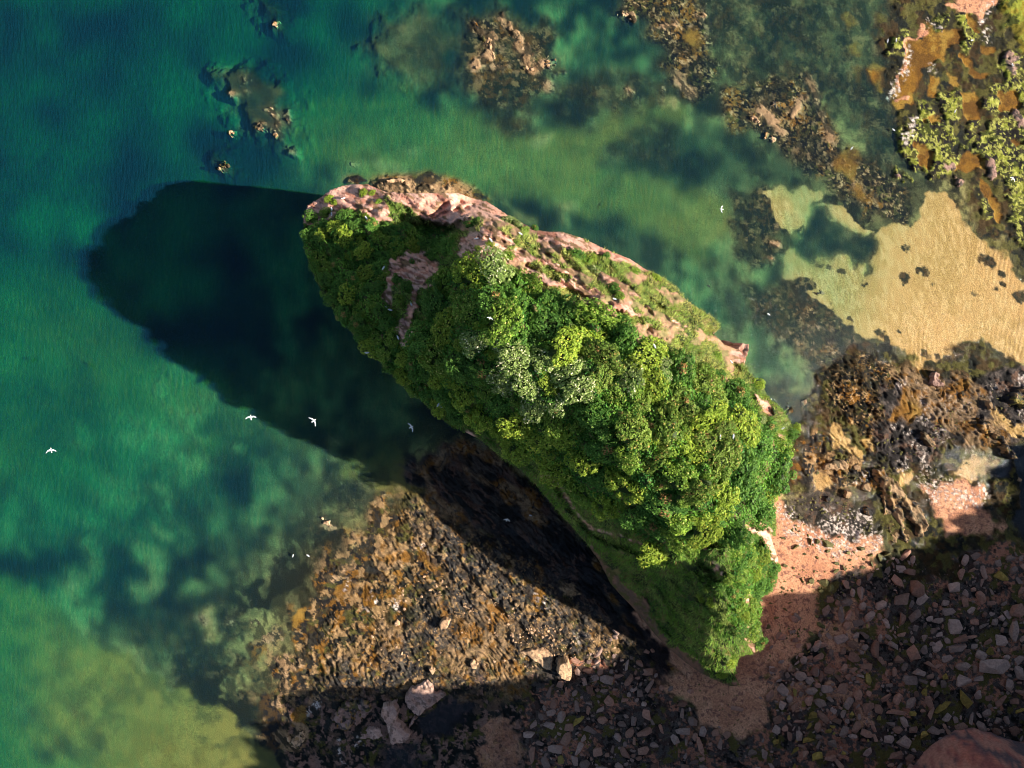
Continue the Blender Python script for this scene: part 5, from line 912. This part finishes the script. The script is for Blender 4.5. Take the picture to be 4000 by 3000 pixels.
for i, (x, y, w, h, a) in enumerate([(512,75,50,44,0),(600,45,44,40,0),(268,158,24,22,0),(340,180,46,30,-20),(328,262,22,20,0),(228,300,44,22,0),(305,352,60,34,-15),(380,320,54,46,20),(430,318,40,40,0),(492,335,84,56,15),(492,376,40,26,0),(357,392,26,20,0),(428,415,30,26,0),(560,290,32,24,0),(540,450,46,30,-10),(540,490,56,40,0),(590,470,46,44,0),(610,385,44,28,0),(688,360,60,36,0),(620,428,30,22,0),(650,305,20,16,0),(642,470,22,16,0),(240,465,44,40,30),(228,595,30,22,0),(246,628,24,16,0),(335,550,40,36,0),(395,550,60,44,0),(470,560,66,60,10),(510,590,50,60,0),(450,610,44,30,0),(700,425,36,24,0),(740,395,44,36,0),(800,415,50,70,10),(845,395,50,44,0),(755,450,50,36,0),(800,460,44,30,0),(430,760,36,26,0),(455,812,80,36,35),(395,858,50,30,20),(360,832,30,20,0),(190,770,44,34,0),(160,680,30,16,0),(270,680,30,14,0),(240,720,50,24,0),(140,815,46,40,0),(500,770,30,20,0),(540,830,40,30,0),(700,470,40,26,0)]):
    q = c4(x, y); put_boulder(q[0], q[1], w * .66, h * .66, a, 'weedy')
# the many smaller stones of the field: those that show largest are single objects
FIELD = [(3240,2280),(3400,2220),(3560,2170),(3640,2230),(3780,2200),(3900,2160),(4030,2160),(4030,3030),(2000,3030),(2040,2900),(2110,2720),(2180,2660),(2300,2560),(2460,2560),(2540,2650),(2660,2740),(2720,2830),(2860,2890),(3000,2870),(3010,2760),(2960,2640),(3060,2600),(3180,2500),(3200,2400)]
rr_ = np.random.RandomState(700); cand = []
xs = rr_.uniform(2000, 4030, 26000); ys = rr_.uniform(2160, 3030, 26000)
ok = (sdf(FIELD, xs, ys) + 60 * (noise(xs, ys, 60, 701) - .5) > 0) & (noise(xs, ys, 90, 702) > .36) & (sdf([(3560,3040),(3620,2910),(3740,2830),(3860,2845),(4040,2890),(4040,3040)], xs, ys) < 6)
xs, ys = xs[ok], ys[ok]; rad = 5 + 21 * rr_.rand(len(xs)) ** 2.4 + 1.5 * (xs > 3000); rad = np.sort(rad)[::-1]
cell = {}
def near(x, y, r):
    i, j = int(x // 60), int(y // 60)
    for a in range(i - 1, i + 2):
        for b_ in range(j - 1, j + 2):
            for (u, v, q, q2) in cell.get((a, b_), ()):
                if (u - x) ** 2 + (v - y) ** 2 < (.86 * ((q + q2) * .5 + r)) ** 2: return True
    return False
for p_ in placed: cell.setdefault((int(p_[0] // 60), int(p_[1] // 60)), []).append(p_)
small = []; n_ind = 0
for x, y, r_ in zip(xs, ys, rad):
    if near(x, y, r_): continue
    cell.setdefault((int(x // 60), int(y // 60)), []).append((x, y, r_, r_))
    w = 2 * r_ * rr_.uniform(1.0, 1.5); h = 2 * r_ * rr_.uniform(.65, .95); a = rr_.uniform(0, 180); t = rr_.rand()
    kind = 'grey' if t < .52 else ('brown' if t < .955 else 'ochre')
    if len(placed) < 300 - 22 and r_ > 7: put_boulder(x, y, w, h, a, kind); n_ind += 1
    else: small.append((x, y, w, h, a, kind))
print('boulders', len(placed), 'small', len(small))
def cobbles():
    vs, fs, cs = [], [], []; off = 0; r = np.random.RandomState(720)
    extra = []
    for (P, num, lo, hi) in (([(3060,1960),(3400,1960),(3420,2200),(3200,2400),(3030,2560),(2900,2650),(3000,2400),(3050,2200)],420,2.5,7),([(1640,2200),(2100,2350),(2500,2560),(2450,2620),(2000,2620),(1500,2560),(1400,2450)],330,2,7),([(1900,2300),(2200,2450),(2400,2560),(2200,2600),(2000,2500)],240,2,6),([(2560,2620),(2900,2700),(3000,2860),(2800,2840),(2700,2760)],120,1.5,4),([(3000,1880),(3900,1500),(4020,1700),(3400,2050),(3100,2060)],500,2,6)):
        q = np.array(P, float); x = r.uniform(q[:, 0].min(), q[:, 0].max(), num * 2); y = r.uniform(q[:, 1].min(), q[:, 1].max(), num * 2)
        m = (sdf(P, x, y) > 0) & (noise(x, y, 60, 721) > .5)
        for a, b_ in zip(x[m], y[m]):
            s = lo + (hi - lo) * r.rand() ** 2.5; extra.append((a, b_, s * 2 * r.uniform(1, 1.4), s * 2, r.uniform(0, 180), 'pale' if b_ > 2200 and a < 2560 else 'weedy'))
    for k in range(2600):
        x = r.uniform(2000, 4030); y = r.uniform(2160, 3030)
        extra.append((x, y, r.uniform(5, 11), r.uniform(4, 8), r.uniform(0, 180), 'bed'))
    xe = np.array([e[0] for e in extra]); ye = np.array([e[1] for e in extra]); kd = np.array([e[5] == 'bed' for e in extra])
    okb = (~kd) | (sdf(FIELD, xe, ye) > 0)
    items = small + [e for e, o_ in zip(extra, okb) if o_]
    src = []
    for me in BM['grey'][:6]:
        v = np.array([q.co[:] for q in me.vertices]); f = np.array([p.vertices[:] for p in me.polygons]); src.append((v, f))
    pal = {'grey': (.24,.16,.13), 'brown': (.25,.135,.095), 'ochre': (.24,.18,.05), 'weedy': (.11,.10,.035), 'pale': (.44,.28,.17), 'bed': (.14,.095,.08)}
    # light hulls for the smallest stones
    lite = []
    for s in range(6):
        bm = bmesh.new(); rr2 = np.random.RandomState(740 + s)
        for i in range(9):
            v = rr2.uniform(-1, 1, 3); v /= np.linalg.norm(v) ** .7 * np.abs(v).max() ** .3; bm.verts.new((v[0], v[1], v[2] * .5))
        bmesh.ops.convex_hull(bm, input=bm.verts[:]); bmesh.ops.delete(bm, geom=[v for v in bm.verts if not v.link_faces], context='VERTS'); bmesh.ops.triangulate(bm, faces=bm.faces[:])
        bm.verts.index_update(); lite.append((np.array([v.co[:] for v in bm.verts]), np.array([[v.index for v in f.verts] for f in bm.faces]))); bm.free()
    for n_, (x, y, w, h, a, kind) in enumerate(items):
        v, f = (src if w > 14 else lite)[n_ % 6]; k = .5 / S; t = -math.radians(a); c, s = math.cos(t), math.sin(t)
        p = v * np.array((w * k, h * k, (w + h) * .5 * k)); q = np.stack([p[:, 0] * c - p[:, 1] * s + (x - CX) / S, p[:, 0] * s + p[:, 1] * c - (y - CY) / S, p[:, 2] + zg(x, y) + h * k * .15], 1)
        vs.append(q); fs.append(f + off); off += len(v); cs.append(np.tile(np.array(pal[kind]) * r.uniform(.6, 1.4), (len(v), 1)))
    me = make_mesh('cobbles', np.concatenate(vs), np.concatenate(fs), M_rock, cols=np.clip(np.concatenate(cs), .01, .9), smooth=False, nside=3)
    tag(link('cobbles', me), 'countless small stones lying between the boulders and over the reef', 'stones', kind='stuff')
cobbles()

# ------------------------------------------------------------------ gulls
M_bird = col_mat('feathers', rough=.7, spec=.2, nscale=12, namp=.05)
def gull_flying(seed=0, bend=.25, sweep=.12, dark=False):
    """one continuous skin: body, neck, head, tail and two wings; beak points to +Y, span about 1.35 m"""
    bm = bmesh.new(); col = {}
    secs = [(-.34,.015,.008),(-.30,.075,.012),(-.20,.055,.035),(-.08,.085,.07),(.04,.095,.082),(.13,.075,.07),(.19,.045,.05),(.235,.046,.046),(.27,.03,.03),(.29,.012,.012)]
    rings = []; m = 10
    for y, rx, rz in secs:
        rings.append([bm.verts.new((rx * math.cos(2 * math.pi * k / m), y, rz * math.sin(2 * math.pi * k / m))) for k in range(m)])
    for a, b_ in zip(rings[:-1], rings[1:]):
        for k in range(m): bm.faces.new((a[k], a[(k + 1) % m], b_[(k + 1) % m], b_[k]))
    bm.faces.new(rings[0]); bm.faces.new(rings[-1][::-1])
    for sgn in (-1, 1):
        W_ = [(.06,.12,-.07,.030),(.20,.165,-.03,.022),(.34,.17,.0,.018),(.48,.11,-.045,.012),(.60,.03,-.07,.008),(.70,-.06,-.09,.003)]
        pr = None
        for i, (x, yl, yt, th) in enumerate(W_):
            z = bend * (math.sin(min(x / .34, 1) * math.pi / 2) * .22 - max(0, x - .34) * .35) + .02
            yl2 = yl - sweep * x; yt2 = yt - sweep * x
            q = [bm.verts.new((sgn * x, yl2, z)), bm.verts.new((sgn * x, (yl2 * .7 + yt2 * .3), z + th)), bm.verts.new((sgn * x, yt2, z)), bm.verts.new((sgn * x, (yl2 * .7 + yt2 * .3), z - th))]
            if pr:
                for k in range(4): bm.faces.new((pr[k], pr[(k + 1) % 4], q[(k + 1) % 4], q[k]))
            else: bm.faces.new(q)
            pr = q
        bm.faces.new(pr)
    bmesh.ops.recalc_face_normals(bm, faces=bm.faces[:]); bmesh.ops.subdivide_edges(bm, edges=bm.edges[:], cuts=1, smooth=.3)
    me = bpy.data.meshes.new('gull'); bm.to_mesh(me); bm.free()
    ca = me.color_attributes.new('Col', 'FLOAT_COLOR', 'POINT')
    for i, v in enumerate(me.vertices):
        x, y, z = v.co; c = (.85,.85,.86)
        if abs(x) > .07: c = (.78,.79,.82) if y > -.05 - .12 * abs(x) - (abs(x) - .4) * .1 else (.86,.86,.87)
        if abs(x) > .645: c = (.05,.05,.055)
        if dark: c = (.02,.02,.022)
        ca.data[i].color = (*c, 1)
    for p in me.polygons: p.use_smooth = True
    me.materials.append(M_bird); return me
def gull_standing():
    """one continuous skin: folded wings, tail, neck and head; feet at z=0, beak towards +Y"""
    bm = bmesh.new(); m = 12
    secs = [(-.34,.015,.01,.17),(-.27,.045,.022,.18),(-.16,.075,.06,.19),(-.02,.10,.095,.20),(.08,.095,.095,.21),(.15,.06,.07,.25),(.17,.04,.05,.31),(.19,.042,.045,.35),(.225,.032,.034,.355),(.245,.012,.012,.35)]
    rings = []
    for y, rx, rz, zc in secs: rings.append([bm.verts.new((rx * math.cos(2 * math.pi * k / m), y, zc + rz * math.sin(2 * math.pi * k / m))) for k in range(m)])
    for a, b_ in zip(rings[:-1], rings[1:]):
        for k in range(m): bm.faces.new((a[k], a[(k + 1) % m], b_[(k + 1) % m], b_[k]))
    bm.faces.new(rings[0]); bm.faces.new(rings[-1][::-1]); bmesh.ops.recalc_face_normals(bm, faces=bm.faces[:])
    me = bpy.data.meshes.new('gull_standing'); bm.to_mesh(me); bm.free()
    ca = me.color_attributes.new('Col', 'FLOAT_COLOR', 'POINT')
    for i, v in enumerate(me.vertices):
        x, y, z = v.co; c = (.85,.85,.85)
        if y < .09 and z > .20: c = (.50,.52,.56)
        if y < -.25: c = (.10,.10,.11)
        ca.data[i].color = (*c, 1)
    for p in me.polygons: p.use_smooth = True
    me.materials.append(M_bird); return me
M_beak = col_mat('beak', rough=.5, base=(.75,.38,.03), namp=.1)
def tubemesh(name, a, b_, r0, r1, m=6):
    bm = bmesh.new(); a = Vector(a); b_ = Vector(b_); d = (b_ - a).normalized(); u = d.orthogonal().normalized(); v = d.cross(u)
    R = [[bm.verts.new(p + (u * math.cos(2 * math.pi * k / m) + v * math.sin(2 * math.pi * k / m)) * r) for k in range(m)] for p, r in ((a, r0), (b_, r1))]
    for k in range(m): bm.faces.new((R[0][k], R[0][(k + 1) % m], R[1][(k + 1) % m], R[1][k]))
    bm.faces.new(R[0][::-1]); bm.faces.new(R[1]); me = bpy.data.meshes.new(name); bm.to_mesh(me); bm.free(); me.materials.append(M_beak); return me
GF = [gull_flying(bend=b_, sweep=s_) for b_, s_ in ((.2,.1),(.6,.35),(.3,.2))]; GS = gull_standing(); GD = gull_flying(dark=True, bend=.2, sweep=.3)
BK_F = tubemesh('beak', (0,.28,0), (0,.34,-.01), .012, .004); BK_S = tubemesh('beak', (0,.24,.35), (0,.30,.34), .012, .004)
LG = [tubemesh('leg', (s * .035, -.01, 0), (s * .03, -.02, .13), .009, .011) for s in (-1, 1)]
def heading(deg): return math.radians(deg)     # 0 = beak to the top of the picture, counter-clockwise
# flying: image x, y, altitude, heading, bank, model, label
FLY = [(200,1758,20,10,0,1,'white gull flying low over the green water at the far left'),(980,1630,22,8,0,0,'white gull with wings spread at the edge of the stack shadow, over green water'),
 (1226,1643,21,-55,.3,1,'white gull turning over the dark shadow with its wings half folded'),(1607,1668,14,-63,.2,2,'slim white gull gliding over dark water left of the green slope'),
 (1420,1337,17,65,.3,2,'white gull gliding past the western rim of the stack'),(2818,817,8,80,.5,2,'small white gull flying over green water north-east of the stack'),
 (3955,697,6,-30,.6,1,'white gull with raised wings over the lime weed at the right edge'),(1914,1242,34,-20,.5,2,'small gull flying just over the thicket near its upper left'),(1980,2030,3,-20,.8,2,'pale gull flying low over the dark shaded reef')]
for x, y, z, hd, bank, k, lab in FLY:
    o = link('gull', GF[k]); o.location = (*W(x, y, z), z); o.rotation_euler = (0, bank * .6, heading(hd)); o.scale = (.92,) * 3
    if z < 10: o.scale = (.8,) * 3
    if 'over the thicket' in lab: o.scale = (.45,) * 3
    tag(o, lab, 'gull', 'gulls in flight'); link('beak', BK_F, o)
o = link('black_bird', GD); o.location = (*W(2768, 1117, 6), 6); o.rotation_euler = (0, .2, heading(-35)); o.scale = (.62,) * 3
tag(o, 'small black bird flying over the water off the northern rim', 'bird')
PERCH = [(1297,818,200,'upper of two gulls on the pale outcrop of the pink nose'),(1297,838,190,'lower of two gulls on the pale outcrop of the pink nose'),(1432,853,30,'white gull in the bushes just below the pink nose'),
 (1343,776,120,'grey gull resting on pink rock at the middle of the nose'),(1499,1048,150,'gull on the bare rim of the western hollow'),(1508,1200,85,'left of two gulls at the lower end of the western hollow'),(1525,1211,75,'right of two gulls at the lower end of the western hollow'),
 (1607,1187,20,'white gull at the edge of the bushes right of the western hollow'),(1556,1319,25,'gull on bare ground near the western slope'),(1435,1378,95,'gull sitting at the very rim of the western slope'),
 (1862,934,100,'grey gull on the shaded pink rock of the saddle, left of another'),(1917,939,40,'grey gull on the shaded pink rock of the saddle, right of another'),(2033,914,60,'grey gull under the row of shrubs on the northern rim'),
 (2555,1352,30,'white gull sitting in the thicket near its top edge'),(2811,1706,0,'left of two white gulls nesting in the right part of the thicket'),(2862,1703,0,'right of two white gulls nesting in the right part of the thicket'),
 (1712,1582,150,'gull at the grassy south-western edge of the stack'),(1723,1588,60,'second gull at the grassy south-western edge of the stack'),(2400,1169,70,'gull at the foot of the large dark shrub above the thicket'),
 (3054,1673,300,'white gull at the eastern rim beside pale shrubs'),(2854,1413,40,'gull on bare pink rock by the eastern knob')]
def stand(x, y, z, hd, lab, grp, px=None):
    o = link('gull', GS); o.location = (*W(x, y, z), z); o.rotation_euler = (0, 0, heading(hd)); tag(o, lab, 'gull', grp)
    link('beak', BK_S, o)
    for l_ in LG: link('leg', l_, o)
dg = bpy.context.evaluated_depsgraph_get(); dg.update()
for x, y, hd, lab in PERCH:
    wx0, wy0 = W(x, y, 0.0); d = Vector((wx0, wy0, -HC)).normalized()
    hit, loc, _, _, _, _ = scene.ray_cast(dg, Vector((0, 0, HC)), d)
    z = loc.z if hit else float(z_at(np.array([x]), np.array([y]))[0])
    stand(x, y, z - .03, hd, lab, 'gulls resting on the stack')
for x, y, hd, lab in [(1146,2169,-20,'left of two white gulls standing in the shallows at the reef edge'),(1205,2169,50,'right of two white gulls standing in the shallows at the reef edge'),(1629,2712,60,'white gull on the largest shaded slab at the lower left'),
 (3324,581,-40,'white gull on dark weed in the upper right shoal'),(3464,163,0,'left of two gulls by the sandy rim of the brown pool'),(3498,160,10,'right of two gulls by the sandy rim of the brown pool'),(3793,160,100,'white gull on lime weed right of the large brown pool'),
 (3951,256,40,'gull on a pale rock near the top right corner'),(3727,437,-20,'white gull on lime weed below the smaller brown pool'),(3487,509,60,'gull at the pale rock on the left edge of the lime weed'),(2072,2012,70,'white gull standing on a brown rock in the stack shadow'),(3000,1228,60,'gull on the weed shoal between stack and sand flat')]:
    stand(x, y, max(zg(x, y), -.05), hd, lab, 'gulls standing on the reef')

# ------------------------------------------------------------------ labels that single out every shrub and boulder
ORD = ['', 'second', 'third', 'fourth', 'fifth', 'sixth', 'seventh', 'eighth', 'ninth', 'tenth', 'eleventh', 'twelfth', 'thirteenth', 'fourteenth', 'fifteenth', 'sixteenth', 'seventeenth', 'eighteenth', 'nineteenth', 'twentieth']
def name_all(objs, regions, what, size_words=None):
    buckets = {}
    for o in objs:
        k = HC / (HC - o.location.z) * S; px = CX + o.location.x * k; py = CY - o.location.y * k
        reg = min(regions, key=lambda r: (r[0] - px) ** 2 + (r[1] - py) ** 2)
        a = max(o.scale.x, o.scale.y); b_ = min(o.scale.x, o.scale.y)
        sz = size_words(a, b_) if size_words else ''
        buckets.setdefault((o['_w'], sz, reg[2]), []).append((px, o))
    for (w, sz, reg), L_ in buckets.items():
        L_.sort(key=lambda t: t[0]); n = len(L_)
        for i, (px, o) in enumerate(L_):
            pos = 'the only' if n == 1 else ('leftmost' if i == 0 else ('rightmost' if i == n - 1 else ORD[min(i, 19)] + ' from left,'))
            o['label'] = ' '.join(f'{pos} {sz} {w} {what} {reg}'.split()); del o['_w']
SH_R = [(1330,900,'just below the pink nose rock'),(1260,1050,'on the western shoulder'),(1420,1020,'in the green western bowl'),(1380,1220,'on the lower western slope'),(1580,920,'in the upper shaded gully'),(1720,950,'at the gully head by the saddle'),(1560,1420,'on the south-western flank'),(1750,1560,'at the lower end of the western flank'),
 (1780,1150,'at the top-left corner of the thicket'),(1980,1130,'at the top edge of the thicket'),(1800,1380,'on the left side of the thicket'),(2010,1350,'left of centre in the thicket'),(2220,1280,'near the upper edge of the thicket'),(2430,1400,'along the upper edge by grass slope'),(2050,1600,'on the lower left of the thicket'),(2260,1520,'at the centre of the thicket'),(2480,1620,'right of centre in the thicket'),(2680,1530,'below the grassy north-east slope'),
 (2250,1780,'along the lower edge of the thicket'),(2480,1850,'in the lower middle of the thicket'),(2700,1740,'in the olive part of the thicket'),(2880,1650,'towards the eastern rim'),(2980,1800,'at the eastern corner of the thicket'),(2850,1890,'in the lower right of the thicket'),(2500,2050,'above the lower grass slope'),(2680,2020,'at the bottom edge of the thicket'),(2900,2030,'above the pink cliff notch'),(2960,2220,'on the upper lower-shelf rim'),(2880,2430,'on the lower end of the shelf')]
BO_R = [(2300,2640,'left of the sand spit, near the reef'),(2450,2620,'under the southern rock face'),(2300,2850,'at the bottom edge, left of the spit'),(2550,2850,'just left of the sand spit'),(2750,2950,'below the sand spit'),(3000,2960,'at the bottom edge, right of the spit'),(3050,2780,'right of the sand spit'),(3050,2560,'on the shaded sand by the tip'),(3200,2400,'at the upper left of the field'),(3230,2620,'in the left part of the field'),(3250,2850,'in the lower left of the field'),(3430,2300,'at the top of the field'),(3430,2500,'in the upper middle of the field'),(3450,2720,'in the middle of the field'),(3430,2930,'left of the red cliff foot'),(3650,2280,'at the upper right of the field'),(3660,2480,'right of centre in the field'),(3680,2680,'in the lower right of the field'),(3880,2350,'near the top right of the field'),(3900,2520,'at the right edge of the field'),(3900,2720,'at the right edge above the cliff foot')]
WE_R = [(3060,1980,'high up, near the stack foot'),(3250,1950,'high up, near a small pool'),(3100,2120,'in the left middle of the sunlit sand'),(3220,2130,'in the row across the sunlit sand'),(3360,2140,'towards the layered ridge'),(3290,2220,'in the cluster just above the shade'),(3130,2270,'at the edge of the shade'),(3050,2400,'in the shade beside the stack'),(3180,2450,'in the shade near the boulder field'),(3430,2180,'between the ridge foot and the shade')]
shr = [o for o in scene.objects if o.name.startswith('shrub') and str(o.get('group', '')).endswith('thicket on the sea stack')]
for o in shr: o['_w'] = o['group'].split(' shrubs')[0]; o['group'] = 'shrubs of the thicket on the sea stack'
name_all(shr, SH_R, 'shrub', lambda a, b_: 'large' if a > 1.35 else ('small' if a < .85 else ''))
bo = [o for o in scene.objects if o.name.startswith('boulder') and o.get('group', '') in ('grey boulders on the shaded beach', 'brown boulders on the shaded beach', 'ochre boulders on the shaded beach') and not o['label'].startswith('largest')]
for o in bo: o['_w'] = o['group'].split(' ')[0]; o['group'] = 'boulders strewn over the shaded beach'
name_all(bo, BO_R, 'boulder', lambda a, b_: ('long ' if a > 1.75 * b_ else '') + ('big' if a > .85 else ('small' if a < .5 else '')))
wb = [o for o in scene.objects if o.get('group', '') == 'weedy rocks on the pink sand']
for o in wb: o['_w'] = 'weedy'
name_all(wb, WE_R, 'rock', lambda a, b_: 'larger' if a > .6 else 'small')
